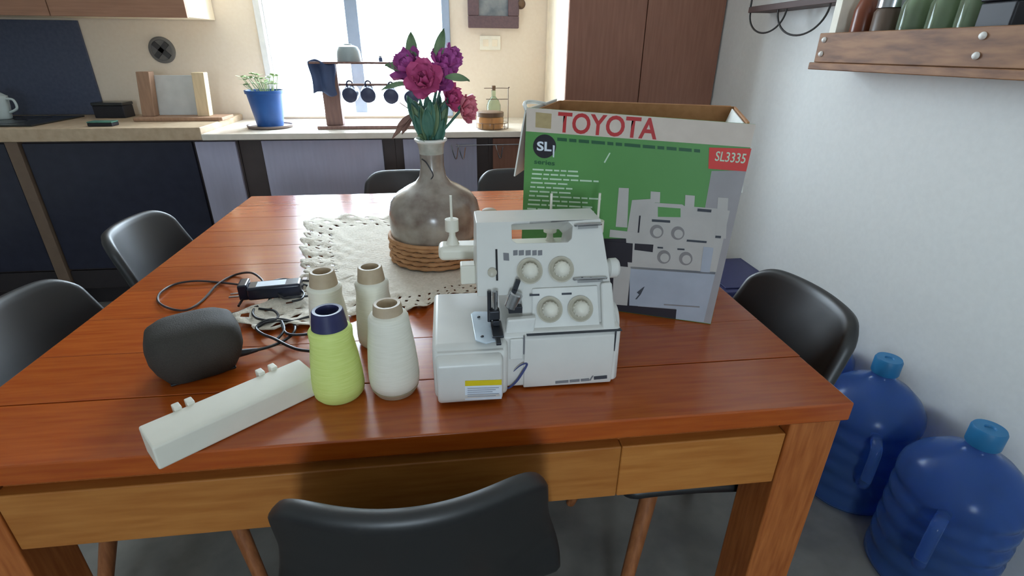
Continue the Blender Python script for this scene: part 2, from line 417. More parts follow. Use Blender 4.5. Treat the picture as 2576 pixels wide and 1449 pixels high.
# ------------------------------------------------------------------ chairs
def make_chair(label):
    t = thing('dining_chair', label, 'chair', (0,0,0), 0, None)
    prof = smooth_path([(0,.225,.435),(0,.20,.452),(0,.10,.447),(0,-.04,.437),(0,-.13,.448),(0,-.185,.50),(0,-.224,.60),(0,-.258,.70),(0,-.290,.80)], 6)
    Ls = [0]
    for a, b in zip(prof, prof[1:]): Ls.append(Ls[-1]+(b-a).length)
    def at(s):
        s = max(0, min(Ls[-1]-1e-6, s))
        for i in range(len(Ls)-1):
            if Ls[i+1] >= s:
                k = (s-Ls[i])/(Ls[i+1]-Ls[i]); return prof[i].lerp(prof[i+1], k)
    L = Ls[-1]
    def shell(u, v, off=0):
        x = (u*2-1)
        e = abs(x)**9
        s = .03*e + v*(L-.004*(1-x*x)-.045*e-.03*e)
        p = at(s); f = s/L
        wd_ = .205 + .025*math.sin(PI*min(1, f*1.25)) - .035*max(0, (f-.62)/.38)
        bk = max(0, min(1, (f-.45)/.25)); bk = bk*bk*(3-2*bk)
        up = .035*x*x*(1-bk)*math.sin(PI*min(1,f*1.6)) if f < .62 else 0
        fwd = (.072*(1-.25*max(0,(f-.7)/.3)))*x*x*bk
        return Vector((x*wd_, p.y+fwd+off*bk, p.z+up+off*(1-bk)))
    bm = nb(); grid(bm, 22, 30, lambda u, v: shell(u, v))
    obj('shell', bm, 'shell_plastic', t, solid=.028, sub=1)
    bm = nb(); grid(bm, 14, 14, lambda u, v: shell(.09+.82*u, .03+.40*v, .016+.014*math.sin(PI*u)**.5*math.sin(PI*v)**.5))
    obj('seat_cushion', bm, 'cushion', t, solid=.012, sub=1)
    for sx in (-1, 1):
        for sy, ty in ((.10, .20), (-.10, -.20)):
            bm = nb(); tube(bm, [(sx*.10, sy, .43), (sx*.20, ty, 0.0)], [.021, .013], 12); obj('leg', bm, 'chair_wood', t)
    bm = nb(); tube(bm, [(-.115,.105,.40),(.115,.105,.40)], .010, 8); tube(bm, [(-.115,-.105,.40),(.115,-.105,.40)], .010, 8)
    tube(bm, [(0,-.105,.40),(0,.105,.40)], .010, 8)
    obj('leg_brace', bm, 'steel_dark', t)
    return t
# chair local: sitter faces +Y
c0 = make_chair('black shell chair tucked under the table on the sewing machine side')
c0.location = (.688, .116, 0); c0.rotation_euler = (0, 0, math.radians(2))
dup(c0, (1.295, .335, 0), PI/2+.03, 'black shell chair between the table and the blue water jugs')
dup(c0, (.09, .46, 0), -PI/2+.02, 'black shell chair at the table side facing the navy cabinets, next to the foot pedal')
dup(c0, (.045, 1.02, 0), -PI/2, 'black shell chair at the table side facing the navy cabinets, farther from the foot pedal')
dup(c0, (.575, 1.42, 0), PI, 'black shell chair backed to the kitchen counter, behind the vase')
dup(c0, (1.062, 1.41, 0), PI, 'black shell chair backed to the kitchen counter, beside the green box')

# ------------------------------------------------------------------ overlock sewing machine
MO = Vector((.88, .17, TZ))
ov = thing('overlock_machine', 'white overlock sewing machine with four tension dials on the table', 'sewing machine', MO)
def Lm(p): return Vector(p) - MO
def mbox(name, a, b, mt, bevel=.004, par=None, **k):
    return box_obj(name, Lm((a[0], a[1], a[2]+TZ)), Lm((b[0], b[1], b[2]+TZ)), mt, par or ov, bevel, **k)
# lower body
bm = nb()
prof = [(.100,.003),(.097,.010),(.100,.104),(.118,.110),(.285,.110),(.290,.10),(.290,.004)]
prism(bm, [Lm((.832, y, TZ+z)) for y, z in prof], (1.030-.832, 0, 0)); obj('lower_body', bm, 'white_plastic', ov, bevel=.008, bseg=4)
# left platform (cloth plate cover)
bm = nb()
prof = [(.078,.004),(.074,.085),(.086,.098),(.13,.104),(.27,.104),(.275,.004)]
prism(bm, [Lm((.722, y, TZ+z)) for y, z in prof], (.118, 0, 0)); obj('cloth_plate', bm, 'white_plastic', ov, bevel=.014, bseg=5)
# protruding front-left cover with label
bm = nb()
prof = [(.110,.012),(.064,.006),(.055,.02),(.056,.082),(.066,.088),(.110,.088)]
prism(bm, [Lm((.727, y, TZ+z)) for y, z in prof], (.103, 0, 0)); obj('side_cover', bm, 'white_plastic', ov, bevel=.006, bseg=4)
# front looper cover
bm = nb(); prism(bm, [Lm((.868, y, TZ+z)) for y, z in [(.096,.0035),(.0930,.010),(.0925,.06),(.096,.096),(.102,.1025),(.106,.1025),(.106,.0035)]], (.150,0,0))
obj('looper_cover', bm, 'white_plastic', ov, bevel=.003)
mbox('finger_recess', (.845,.0955,.060), (.867,.1,.098), 'machine_panel', .002)
# upper body, sloping dial face
FS = .51
FP = Vector((0, .115, TZ+.105)); FNv = Vector((0, -1, FS)).normalized(); FUp = Vector((0, FS, 1)).normalized()
def face(px, off=0): return onpl(px, FP + FNv*off, FNv) - MO
def upper(x0b, x1b, x0t, x1t, zb, zt, dy=.095):
    bm = nb()
    yb = .115+(zb-.105)*FS; yt = .115+(zt-.105)*FS
    A = [(x0b,yb,zb),(x1b,yb,zb),(x1t,yt,zt),(x0t,yt,zt)]
    B = [(x0b,.285,zb),(x1b,.285,zb),(x1t,yt+.075,zt),(x0t,yt+.075,zt)]
    a = [bm.verts.new(Lm((p[0],p[1],p[2]+TZ))) for p in A]; b = [bm.verts.new(Lm((p[0],p[1],p[2]+TZ))) for p in B]
    bm.faces.new(a); bm.faces.new(b[::-1])
    for i in range(4): bm.faces.new((a[i], b[i], b[(i+1)%4], a[(i+1)%4]))
    return bm
bm = nb()
yb = .115; zt = .262; yt = .115+(zt-.105)*FS; ym = .115+(.155-.105)*FS
out = [(.800,.262),(.797,.155),(.868,.155),(.868,.105),(1.026,.105),(1.008,.262)]
a = [bm.verts.new(Lm((x, .115+(z-.105)*FS, z+TZ))) for x, z in out]
bk = [bm.verts.new(Lm((x, .278 if z < .2 else .262, z+TZ))) for x, z in out]
bm.faces.new(a); bm.faces.new(bk[::-1])
for i in range(6): bm.faces.new((a[i], bk[i], bk[(i+1)%6], a[(i+1)%6]))
up = obj('upper_body', bm, 'white_plastic', ov, bevel=.007, bseg=4)
cb = nb(); hp = [face(p, 0)+FNv*.02 for p in [(1287,566),(1300,560),(1430,558),(1441,568),(1438,600),(1428,609),(1300,612),(1288,604)]]
prism(cb, hp, FNv*-.25); apply_bool(up, cb)
# light well behind the handle
# raised lower dial panel
def face_poly(name, pxs, mt, t=.002, off=0.0, bevel=0, par=None):
    bm = nb(); prism(bm, [face(p, off) for p in pxs], FNv*t); return obj(name, bm, mt, par or ov, bevel=bevel, bseg=2)
face_poly('dial_panel', [(1338,726),(1502,718),(1508,822),(1338,830)], 'machine_panel', .004, 0, .002)
bm = nb(); prism(bm, [face(p, 0) for p in [(1508,712),(1536,710),(1546,832),(1512,836)]], FNv*.010); obj('side_pillar', bm, 'white_plastic', ov, bevel=.004)
def on_face(px, off=0):
    p = face(px, off); z = FNv; x = Vector((1,0,0)); y = z.cross(x)
    m = Matrix((x, y, z)).transposed().to_4x4(); m.translation = p; return m
for px in ((1332,682),(1411,678),(1382,779),(1459,777)):
    lo = .004 if px[1] > 720 else 0
    bm = nb(); lathe(bm, [(.0205,-.001),(.0215,.003),(.0195,.0038),(.0155,.0008),(0.0145,.0005)], 32, on_face(px, lo))
    d = obj('tension_dial', bm, 'dial_beige', ov)
    bm = nb(); lathe(bm, [(.0128,.0006),(.0125,.012),(.0105,.018),(.007,.021),(.003,.0222)], 28, on_face(px, lo)); 
    for k in range(14):
        a = 2*PI*k/14; bx(bm, (-.0008,.0118,.001), (.0008,.0134,.011), on_face(px, lo) @ Matrix.Rotation(a, 4, 'Z'))
    obj('knob', bm, 'white_plastic_warm', d)
face_poly('thread_slot', [(1246,627),(1251,627),(1253,706),(1248,706)], 'black_slot', .0012)
bm = nb(); lathe(bm, [(.0075,0),(.0075,.004),(.005,.006)], 20, on_face((1238,686))); obj('slot_lever', bm, 'dial_beige', ov)
face_poly('side_mark', [(1266,636),(1280,637),(1281,656),(1267,655)], 'print_grey', .0006)
for a, b in ((1291,1302),(1305,1318),(1322,1335),(1339,1350),(1353,1364)):
    face_poly('print_mark', [(a,630),(b,629),(b,642),(a,643)], 'print_grey', .0005)
for px in ((1345,742),(1426,739)):
    face_poly('print_mark', [(px[0]-13,px[1]-2),(px[0]+12,px[1]-3),(px[0]+12,px[1]+2),(px[0]-13,px[1]+3)], 'print_dark', .0005, .004)
# chrome thread guides
def guide(pa, pb, r=.0035, lift=.006):
    a, b = face(pa, 0), face(pb, 0); bm = nb()
    tube(bm, smooth_path([a, a+FNv*lift, b+FNv*lift, b], 6), r*.6, 8)
    c = (a+b)/2; d = (b-a)
    prism(bm, [a+FUp*-.006+d*.06, b+FUp*-.006-d*.06, b+FUp*.001-d*.06, a+FUp*.001+d*.06], FNv*.0045)
    obj('thread_guide', bm, 'steel', ov)
guide((1450,568),(1506,565)); guide((1448,703),(1518,700))
for zx in (1462, 1484, 1504): face_poly('print_mark', [(zx,697),(zx+5,697),(zx+5,704),(zx,704)], 'print_dark', .0003, .0046)
# knobs on the right side
Rx = Matrix.Rotation(PI/2, 4, 'Y')
p = Lm((1.016, .19, TZ+.175)); bm = nb(); lathe(bm, [(.012,0),(.012,.008),(.017,.012),(.0175,.024),(.014,.028)], 28, Matrix.Translation(p) @ Rx); obj('pressure_knob', bm, 'white_plastic', ov)
p = Lm((1.029, .18, TZ+.080)); bm = nb(); lathe(bm, [(.028,0),(.033,.003),(.034,.009),(.031,.014),(.018,.016)], 36, Matrix.Translation(p) @ Rx); obj('handwheel', bm, 'white_plastic', ov)
# arm of the spool stand, holders and pins
yS = .31
def pS(px): return ony(px, yS) - MO
a0 = pS((1122,628)); a1 = pS((1205,622))
bm = nb(); bx(bm, (a0.x-.014, a0.y-.022, a0.z-.016), (a1.x+.20, a0.y+.022, a0.z+.012)); obj('spool_stand', bm, 'white_plastic_warm', ov, bevel=.010, bseg=4)
def pin(px_base, px_top, holder=True):
    b = pS(px_base); tz = pS(px_top).z
    bm = nb(); tube(bm, [(b.x, b.y, b.z-.012), (b.x, b.y, tz)], .0024, 10); pp = obj('spool_pin', bm, 'white_plastic_warm', ov)
    if holder:
        bm = nb(); lathe(bm, [(.013,-.012),(.006,.004),(.006,.012),(.0125,.014),(.0125,.036),(.004,.037)], 24, Matrix.Translation(b)); obj('cone_holder', bm, 'white_plastic_warm', ov)
pin((1138,598),(1135,492))
pin((1383,600),(1384,487)); pin((1500,600),(1502,486))
b = pS((1231,560)); bm = nb(); lathe(bm, [(.020,-.05),(.020,.004),(.013,.010),(.013,.024),(.010,.026)], 28, Matrix.Translation(b)); obj('cone_holder', bm, 'tube_tan', ov)
b = pS((1205,548)); bm = nb(); lathe(bm, [(.010,-.03),(.010,.008),(.007,.012)], 20, Matrix.Translation(b)); obj('guide_post', bm, 'white_plastic_warm', ov)
mbox('side_tab', (.772,.20,.150), (.798,.225,.185), 'white_plastic_warm', .003)
# needle area
pn = onz((1214,826), TZ+.1045) - MO
bm = nb(); q = [onz(p, TZ+.1042)-MO for p in [(1185,792),(1192,786),(1240,786),(1248,860),(1222,866),(1196,858)]]
prism(bm, q, (0,0,.0022)); npl = obj('needle_plate', bm, 'plate_steel', ov, bevel=.001)
for px in ((1204,798),(1213,847)):
    bm = nb(); lathe(bm, [(.0028,0),(.0028,.0012),(.002,.0018)], 12, Matrix.Translation(onz(px, TZ+.1062)-MO)); obj('screw', bm, 'steel_dark', npl)
nd = onz((1247,842), TZ+.106) - MO
def nbar(name, dx, dy, z0, z1, r, mt='steel_dark'):
    bm = nb(); tube(bm, [(nd.x+dx, nd.y+dy, nd.z+z0), (nd.x+dx, nd.y+dy, nd.z+z1)], r, 12); return obj(name, bm, mt, ov)
nbar('needle_bar', .002, .03, .012, .062, .0045, 'steel'); nbar('presser_bar', -.007, .035, .006, .060, .0035)
nbar('needle', .000, .028, -.001, .016, .0010, 'steel'); nbar('needle', .004, .030, -.001, .016, .0010, 'steel')
bm = nb(); bx(bm, (nd.x-.008, nd.y+.022, nd.z+.014), (nd.x+.009, nd.y+.038, nd.z+.030)); obj('needle_clamp', bm, 'steel_dark', ov, bevel=.002)
bm = nb(); bx(bm, (nd.x-.006, nd.y-.012, nd.z), (nd.x+.012, nd.y+.040, nd.z+.004)); bx(bm, (nd.x-.002, nd.y+.02, nd.z+.004), (nd.x+.008, nd.y+.034, nd.z+.013)); bx(bm, (nd.x-.002, nd.y-.032, nd.z-.001), (nd.x+.006, nd.y-.011, nd.z+.003))
obj('presser_foot', bm, 'steel_dark', ov, bevel=.001)
# silver looper lever and finger guard
p = face((1292,756), .012); bm = nb(); lathe(bm, [(.009,-.014),(.011,-.012),(.011,.012),(.009,.014)], 24, Matrix.Translation(p) @ Matrix.Rotation(.35, 4, 'Y')); obj('take_up_cover', bm, 'steel', ov)
p = face((1298,720), .008); bm = nb(); bx(bm, (-.004,-.003,-.010), (.004,.003,.012), Matrix.Translation(p) @ Matrix.Rotation(.3,4,'Y')); obj('take_up_lever', bm, 'steel_dark', ov, bevel=.001)
p = face((1296,776), .010); bm = nb(); bx(bm, (-.011,-.006,-.006), (.011,.006,.005), Matrix.Translation(p)); obj('lever_clip', bm, 'steel_dark', ov, bevel=.001)
bm = nb(); prism(bm, [Lm((x, .105, TZ+z)) for x, z in [(.838,.100),(.885,.104),(.888,.130),(.842,.128)]], (0,.012,0)); obj('finger_guard', bm, 'machine_panel', ov, bevel=.003)
mbox('cover_edge', (.8665,.094,.07), (.869,.098,.103), 'print_grey', .0005)
mbox('seam', (1.0185,.0945,.066), (1.0195,.1,.103), 'print_dark', 0)
mbox('seam', (.872,.0955,.1030), (1.029,.105,.1034), 'print_dark', 0)
# logo, lettering bars, warning label: flat print
def front(px, y): return ony(px, y) - MO
lg = [(1276,942),(1273,960),(1275,975),(1283,974),(1300,958),(1315,936),(1325,918),(1322,914),(1308,920),(1292,934)]
bm = nb(); pts = [front(p, .0925) for p in lg]; pth = smooth_path(pts, 6); n = len(pth)
for i in range(n-1):
    wv = .0004+.0017*math.sin(PI*(i/n))**1.0
    a, b = pth[i], pth[i+1]; d = (b-a).normalized(); nn = Vector((-d.z, 0, d.x))
    prism(bm, [a-nn*wv, b-nn*wv, b+nn*wv, a+nn*wv], (0, -.0004, 0))
obj('logo_mark', bm, 'logo_blue', ov, smooth=False)
def fq(name, pxs, y, mt, t=.0004):
    bm = nb(); prism(bm, [front(p, y) for p in pxs], (0,-t,0)); return obj(name, bm, mt, ov, smooth=False)
for a, b in ((1397,1430),(1433,1458),(1461,1482)):
    fq('lettering', [(a,965-.085*(a-1397)),(b,965-.085*(b-1397)),(b,959-.085*(b-1397)),(a,959-.085*(a-1397))], .0924, 'print_grey')
fq('lettering', [(1494,955),(1527,952),(1527,944),(1494,947)], .0924, 'print_dark'); fq('lettering', [(1482,957),(1490,945),(1493,945),(1486,957)], .0924, 'print_grey')
fq('warning_label', [(1170,958),(1262,955),(1262,1003),(1170,1006)], .0555, 'label_white')
fq('warning_stripe', [(1170,958),(1262,955),(1262,968),(1170,971)], .0549, 'yellow_print')
for k in range(5): fq('lettering', [(1176,976+5*k),(1255-8*(k%3),974+5*k),(1255-8*(k%3),976+5*k),(1176,978+5*k)], .0550, 'box_steel')

# ------------------------------------------------------------------ the green carton
BA = math.radians(24); BWd, BH, BD = .408, .404, .30
BFR = onz((1788,815), TZ+.001); BFR = Vector((BFR.x, BFR.y, TZ+.0006))
ux = Vector((math.cos(BA), -math.sin(BA), 0)); uy = Vector((math.sin(BA), math.cos(BA), 0))
BO = BFR - ux*(BWd/2)
cbx = thing('sewing_machine_carton', 'open green and white printed carton for an overlock machine', 'box', BO, -BA)
hw = BWd/2; tk = .004
for nm, a, b, mt in (('back_panel', (-hw,BD-tk,0), (hw,BD,BH), 'box_card'),
                     ('side_panel', (-hw,tk,0), (-hw+tk,BD-tk,BH), 'box_card'), ('side_panel', (hw-tk,tk,0), (hw,BD-tk,BH), 'box_card'), ('bottom_panel', (-hw+tk,tk,0), (hw-tk,BD-tk,tk), 'box_card')):
    box_obj(nm, a, b, mt, cbx, smooth=False)
ZLt, ZRt = .414, .401
bm = nb(); prism(bm, [(-hw-.008,0,0),(hw,0,0),(hw+.010,0,ZRt),(-hw,0,ZLt)], (0,tk,0)); obj('front_panel', bm, 'box_green', cbx, smooth=False)
# flaps: left hangs outwards, right leans outwards, back folded down behind
def flap(p0, p1, ext, mt='box_flap', t=.003, name='flap', par=cbx, n=None):
    bm = nb(); p0, p1, ext = Vector(p0), Vector(p1), Vector(ext); nn = (p1-p0).cross(ext).normalized()*t
    prism(bm, [p0, p1, p1+ext, p0+ext], nn); return obj(name, bm, mt, par, smooth=False)
flap((-hw-.003,.01,BH+.006), (-hw-.003,BD-.01,BH+.004), (-.022,0,-.135))
flap((hw,.01,BH-.002), (hw,BD-.01,BH-.002), (.012,0,-.125), 'box_flap')
flap((hw-.006,.02,BH-.004), (hw-.006,BD-.02,BH-.004), (-.03,0,-.10), 'box_flap', name='inner_flap')
flap((-hw+.01,BD+.004,BH), (hw-.01,BD+.004,BH), (0,.03,-.12), 'box_card')
bm = nb(); tube(bm, smooth_path([(-hw,.004,BH+.003),(-hw-.012,.03,BH+.015),(-hw-.016,.10,BH+.012),(-hw-.002,.16,BH+.004)],6), .004, 8); obj('torn_edge', bm, 'box_flap', cbx)
BM = Matrix.Rotation(BA, 3, 'Z')
def fpx(px):
    p = BM @ (onpl(px, BO, -uy) - BO); return max(-hw-.006, min(hw+.012*p.z/.4, p.x)), max(.001, min(ZLt-.013*(p.x+hw)/BWd-.0005, p.z))
def bprint(name, pxs, mt, lay=1, clamp=True):
    bm = nb(); pts = [fpx(p) for p in pxs]
    prism(bm, [Vector((x, -.0003*lay+.0002, z)) for x, z in pts], (0, -.0003, 0)); return obj(name, bm, mt, cbx, smooth=False)
ww = BWd
zb0 = fpx((1340,331))[1]; zb1 = fpx((1890,371))[1]
bm = nb(); prism(bm, [(-hw,-.0001,zb0),(hw+.009,-.0001,zb1),(hw+.010,-.0001,ZRt),(-hw,-.0001,ZLt)], (0,-.0003,0)); obj('white_band', bm, 'box_white', cbx, smooth=False)
# grey lower right picture ground
bprint('picture_ground', [(1790,430),(1895,430),(1850,640),(1796,830),(1560,830),(1560,600),(1760,600)], 'box_grey', 1)
bprint('picture_ground', [(1420,600),(1600,600),(1600,830),(1420,830)], 'box_black', 2)
bprint('gold_sticker', [(1348,282),(1388,286),(1386,324),(1347,320)], 'box_gold', 2)
# printed machine
bprint('printed_machine', [(1590,503),(1640,500),(1648,510),(1716,514),(1722,518),(1800,524),(1836,530),(1800,690),(1580,675),(1575,600)], 'box_lightgrey', 3)
bprint('printed_machine', [(1585,670),(1800,684),(1795,706),(1770,810),(1700,805),(1700,776),(1583,768)], 'box_steel', 3)
bprint('printed_machine', [(1545,668),(1587,672),(1578,768),(1540,765)], 'box_lightgrey', 4)
bprint('printed_handle', [(1655,520),(1712,524),(1712,546),(1655,545)], 'box_green', 4)
bprint('printed_base', [(1550,766),(1702,778),(1698,812),(1545,800)], 'box_black', 4)
bprint('printed_gap', [(1597,612),(1644,615),(1642,634),(1596,628)], 'box_black', 4)
bprint('printed_gap', [(1530,606),(1592,612),(1590,660),(1530,655)], 'box_black', 4)
for q in ([(1557,472),(1582,473),(1578,572),(1549,570)], [(1637,481),(1661,483),(1660,510),(1636,508)], [(1724,490),(1748,492),(1745,540),(1722,538)], [(1806,496),(1832,498),(1826,600),(1800,598)], [(1535,577),(1606,585),(1604,602),(1533,596)]):
    bprint('printed_cone', q, 'box_lightgrey', 4)
def disc(px, rp, mt, lay, name, n=24, sq=1):
    return bprint(name, [(px[0]+rp*math.cos(2*PI*k/n), px[1]+rp*math.sin(2*PI*k/n)*sq) for k in range(n)], mt, lay)
for px in ((1652,582),(1705,586),(1670,646),(1725,650)):
    disc(px, 17, 'box_midgrey', 4, 'printed_dial'); disc((px[0]+2,px[1]+2), 11, 'box_lightgrey', 5, 'printed_dial')
bprint('printed_slot', [(1608,542),(1612,542),(1608,585),(1604,585)], 'box_black', 4)
for q in ([(1640,551),(1686,554),(1686,560),(1640,557)], [(1755,524),(1790,527),(1789,534),(1754,531)], [(1728,602),(1778,606),(1777,611),(1727,607)], [(1800,592),(1814,593),(1813,599),(1799,598)], [(1654,620),(1668,621),(1668,625),(1654,624)], [(1704,624),(1722,625),(1722,629),(1704,628)]):
    bprint('printed_mark', q, 'print_dark', 5)
bprint('printed_pillar', [(1770,620),(1795,623),(1785,685),(1762,683)], 'box_steel', 5)
pth = [(1602,735),(1618,722),(1622,720),(1612,740),(1602,752),(1598,752),(1608,740)]
bprint('printed_mark', pth, 'print_dark', 5)
bprint('printed_mark', [(1670,764),(1760,770),(1760,773),(1670,767)], 'box_midgrey', 5)
# red tag, badge, lettering
bprint('red_tag', [(1784,371),(1898,374),(1892,432),(1782,424)], 'box_red', 3)
disc((1370,368), 29, 'box_black', 2, 'badge', 32, 1.03)
def btext(s, pa, pb, h, mt, lay, bold=0, name='lettering'):
    """text running between pixels pa and pb (left/right middle)"""
    a = Vector((fpx(pa)[0], 0, fpx(pa)[1])); b = Vector((fpx(pb)[0], 0, fpx(pb)[1]))
    bm = text_bm(s, 1.0, 0, 'LEFT', bold); xs = [v.co.x for v in bm.verts]; ys = [v.co.y for v in bm.verts]
    L0, H0 = max(xs)-min(xs), max(ys)-min(ys); x0_, y0_ = min(xs), (max(ys)+min(ys))/2
    d = (b-a); L1 = d.length; d.normalize(); u2 = Vector((-d.z, 0, d.x)); 
    if u2.z < 0: u2 = -u2
    fs = list(bm.faces)
    for v in bm.verts:
        q = a + d*((v.co.x-x0_)/L0*L1) + u2*((v.co.y-y0_)/H0*h); v.co = Vector((q.x, -.0003*lay-.0002, q.z))
    return obj(name, bm, mt, cbx, smooth=False)
mpx = .0007
btext('TOYOTA', (1403,307), (1655,325), .0385, 'box_text_red', 2, .022)
btext('SL', (1351,367), (1388,369), .0185, 'label_white', 3, .03)
bprint('lettering', [(1391,365),(1396,366),(1394,396),(1391,395)], 'label_white', 3)
btext('series', (1344,406), (1396,411), .009, 'box_text_green', 2, .02)
btext('SL3335', (1800,392), (1876,399), .0175, 'box_text_pale', 4, .01)
x = 1402
while x < 1755:
    l = random.randint(14, 40); y = 346+(x-1402)*.083
    bprint('lettering', [(x,y),(x+l,y+l*.083),(x+l,y+8+l*.083),(x,y+8)], 'box_text_green', 2); x += l+6
for k in range(11):
    y = 424+k*11; L = [110,105,160,70,100,90,165,140,150,160,100][k]
    x = 1340-k*1.5; e = x+L
    while x < e:
        l = random.randint(12, 30); bprint('lettering', [(x,y+(x-1340)*.05),(x+l,y+(x+l-1340)*.05),(x+l,y+4+(x+l-1340)*.05),(x,y+4+(x-1340)*.05)], 'box_text_pale', 2); x += l+4
bprint('scratch', [(1519,408),(1533,384),(1536,385),(1522,410)], 'box_text_pale', 2)

# ------------------------------------------------------------------ thread cones
def cone(label, px_base, hgt, rb, rt, th, yarn, tube_m, foot=False, lean=0, gr=None):
    b = onz(px_base, TZ); t = thing('thread_cone', label, 'thread cone', (b.x, b.y, TZ+.0005), 0, gr)
    prof = [(rb*.86,.0),(rb*.97,.006),(rb,.018),(rb*.985,hgt*.28),(rb*.91,hgt*.55),(rb*.80,hgt*.80),(rt+.006,hgt*.93),(rt+.003,hgt*.965),(rt*.9,hgt*.985)]
    if foot: prof = [(r, z+.010) for r, z in prof]
    bm = nb(); lathe(bm, prof, 40); obj('thread', bm, yarn, t)
    if foot:
        bm = nb(); lathe(bm, [(rb*.80,0),(rb*.86,.004),(rb*.94,.010)], 40); obj('cone_foot', bm, tube_m, t)
    z0 = hgt*.94; r0 = rt*1.04; r1 = rt*.86
    bm = nb(); lathe(bm, [(r0*.7,z0-.004),(r0,z0-.004),(r1,z0+th),(r1*.94,z0+th+.0012),(r1*.74,z0+th+.0008),(r1*.70,z0+th-.003),(r1*.78,z0+.002)], 40, cap0=True, cap1=True); obj('cone_tube', bm, tube_m, t)
    return t
cone('thread cone with lime yellow thread and navy tube beside the white tray', (856,987), .128, .041, .0275, .032, 'thread_lime', 'tube_navy')
cone('thread cone with white thread and tan tube standing next to the overlock machine', (996,978), .137, .041, .025, .030, 'thread_white', 'tube_tan', True)
cone('white thread cone with tan tube behind the lime yellow cone, near the black cords', (838,862), .127, .037, .0255, .030, 'thread_white', 'tube_tan')
cone('white thread cone with tan tube standing on the doily edge close to the vase', (952,858), .134, .037, .025, .030, 'thread_white', 'tube_tan')

# ------------------------------------------------------------------ white scrap tray
zt = TZ+.042
A = onz((402,1186), TZ+.0005); Bq = onz((792,998), TZ+.0005)
dv = (Bq-A).normalized(); nv = Vector((-dv.y, dv.x, 0)); Lt = .232
tr = thing('scrap_tray', 'long white plastic scrap tray lying at the table front edge', 'tray', A, math.atan2(dv.y, dv.x))
wt = .055
bm = nb(); prism(bm, [(0,0,.002),(0,-.003,.04),(0,.004,.043),(0,wt,.045),(0,wt,.0),(0,.004,0)], (Lt,0,0)); obj('tray_body', bm, 'white_plastic_warm', tr, bevel=.003)
for u in (.045,.062,.165,.185):
    box_obj('clip', (u,wt-.002,.030), (u+.010,wt+.014,.049), 'white_plastic_warm', tr, .0015)
# ------------------------------------------------------------------ foot pedal and cords
pc = onz((508,922), TZ); pe = thing('foot_pedal', 'dark charcoal rounded foot pedal left of the thread cones', 'foot pedal', (pc.x, pc.y, TZ+.0005), math.radians(28))
bm = nb(); lathe(bm, [(.046,0),(.050,.002),(.060,.022),(.0655,.042),(.066,.062),(.061,.080),(.048,.090),(.026,.095),(.006,.096)], 48, Matrix.Diagonal((1.10,.95,1,1)), sq=3.6); obj('pedal_body', bm, 'pedal', pe)
box_obj('base_plate', (-.05,-.042,-.0004), (.05,.042,.004), 'cord_black', pe, .003)
def T0(px, h=.0035): return onz(px, TZ+h+(.010 if px[0] > 590 else 0))
lp = [(600,888),(640,882),(690,868),(725,850),(742,830),(735,810),(700,803),(665,808),(645,825),(660,840),(690,852),(725,870),(755,880),(800,884),(838,882)]
pts = [T0(p, .0035+.0035*(i % 3 == 1)) for i, p in enumerate(lp)]
loc = Matrix.Rotation(-math.radians(28), 3, 'Z')
bm = nb(); tube(bm, smooth_path([loc @ (p - Vector((pc.x, pc.y, TZ+.0005))) for p in pts], 8), .0028, 8); obj('cord', bm, 'cord_black', pe)
e0 = loc @ (T0((596,890),.008) - Vector((pc.x, pc.y, TZ+.0005))); e1 = loc @ (T0((648,880),.005) - Vector((pc.x, pc.y, TZ+.0005)))
bm = nb(); tube(bm, [e0, e0.lerp(e1,.5), e1], [.0075,.006,.0035], 12); obj('strain_relief', bm, 'cord_black', pe)
PO = T0((690,745), 0)
pw_ = thing('power_cord', 'tangled thin black power cord with plug lying behind the foot pedal', 'power cord', (PO.x, PO.y, TZ))
def wire(pxs, mt, r=.0026, nm='cord', lift=.003):
    bm = nb(); tube(bm, smooth_path([T0(p, lift+.003*(i % 2)) - Vector((PO.x,PO.y,TZ)) for i, p in enumerate(pxs)], 8), r, 8); return obj(nm, bm, mt, pw_)
wire([(648,724),(600,716),(548,710),(490,707),(440,715),(405,735),(397,755),(412,770),(445,780),(475,778),(510,755),(548,715),(590,692),(630,686),(655,700),(665,716)], 'cord')
wire([(668,716),(690,706),(715,702),(745,705),(790,707)], 'cord_black'); wire([(672,720),(700,714),(740,712),(780,720)], 'cord_black')
wire([(735,758),(758,752),(764,738),(748,726),(722,728),(700,738),(715,750),(740,748),(780,744)], 'cord_black', lift=.012)
wire([(600,770),(612,752),(632,738)], 'cord'); wire([(545,794),(590,788),(628,778),(650,770)], 'cord')
wire([(640,774),(636,790),(650,802),(685,806),(700,796),(690,782),(665,778),(650,776)], 'cord_black')
wire([(645,826),(668,812),(700,808),(735,808),(765,800),(800,790)], 'cord_black'); wire([(695,856),(715,830),(708,808),(720,838),(760,842),(800,836)], 'cord_black', lift=.006)
rp = Matrix.Rotation(math.radians(8), 4, 'Z')
bm = nb(); bx(bm, (-.050,-.022,.013), (.062,.020,.043), rp); obj('adapter_block', bm, 'plug_navy', pw_, bevel=.006)
bm = nb(); bx(bm, (-.068,-.016,.013), (-.048,.028,.049), rp); obj('plug_body', bm, 'plug_navy', pw_, bevel=.004)
bm = nb(); bx(bm, (-.030,-.016,.0425), (.030,.012,.0436), rp); obj('rating_label', bm, 'label_white', pw_)
for yy in (-.012, .004):
    bm = nb(); bx(bm, (-.088,yy-.003,.022), (-.066,yy+.003,.0245), rp); obj('plug_pin', bm, 'steel', pw_)

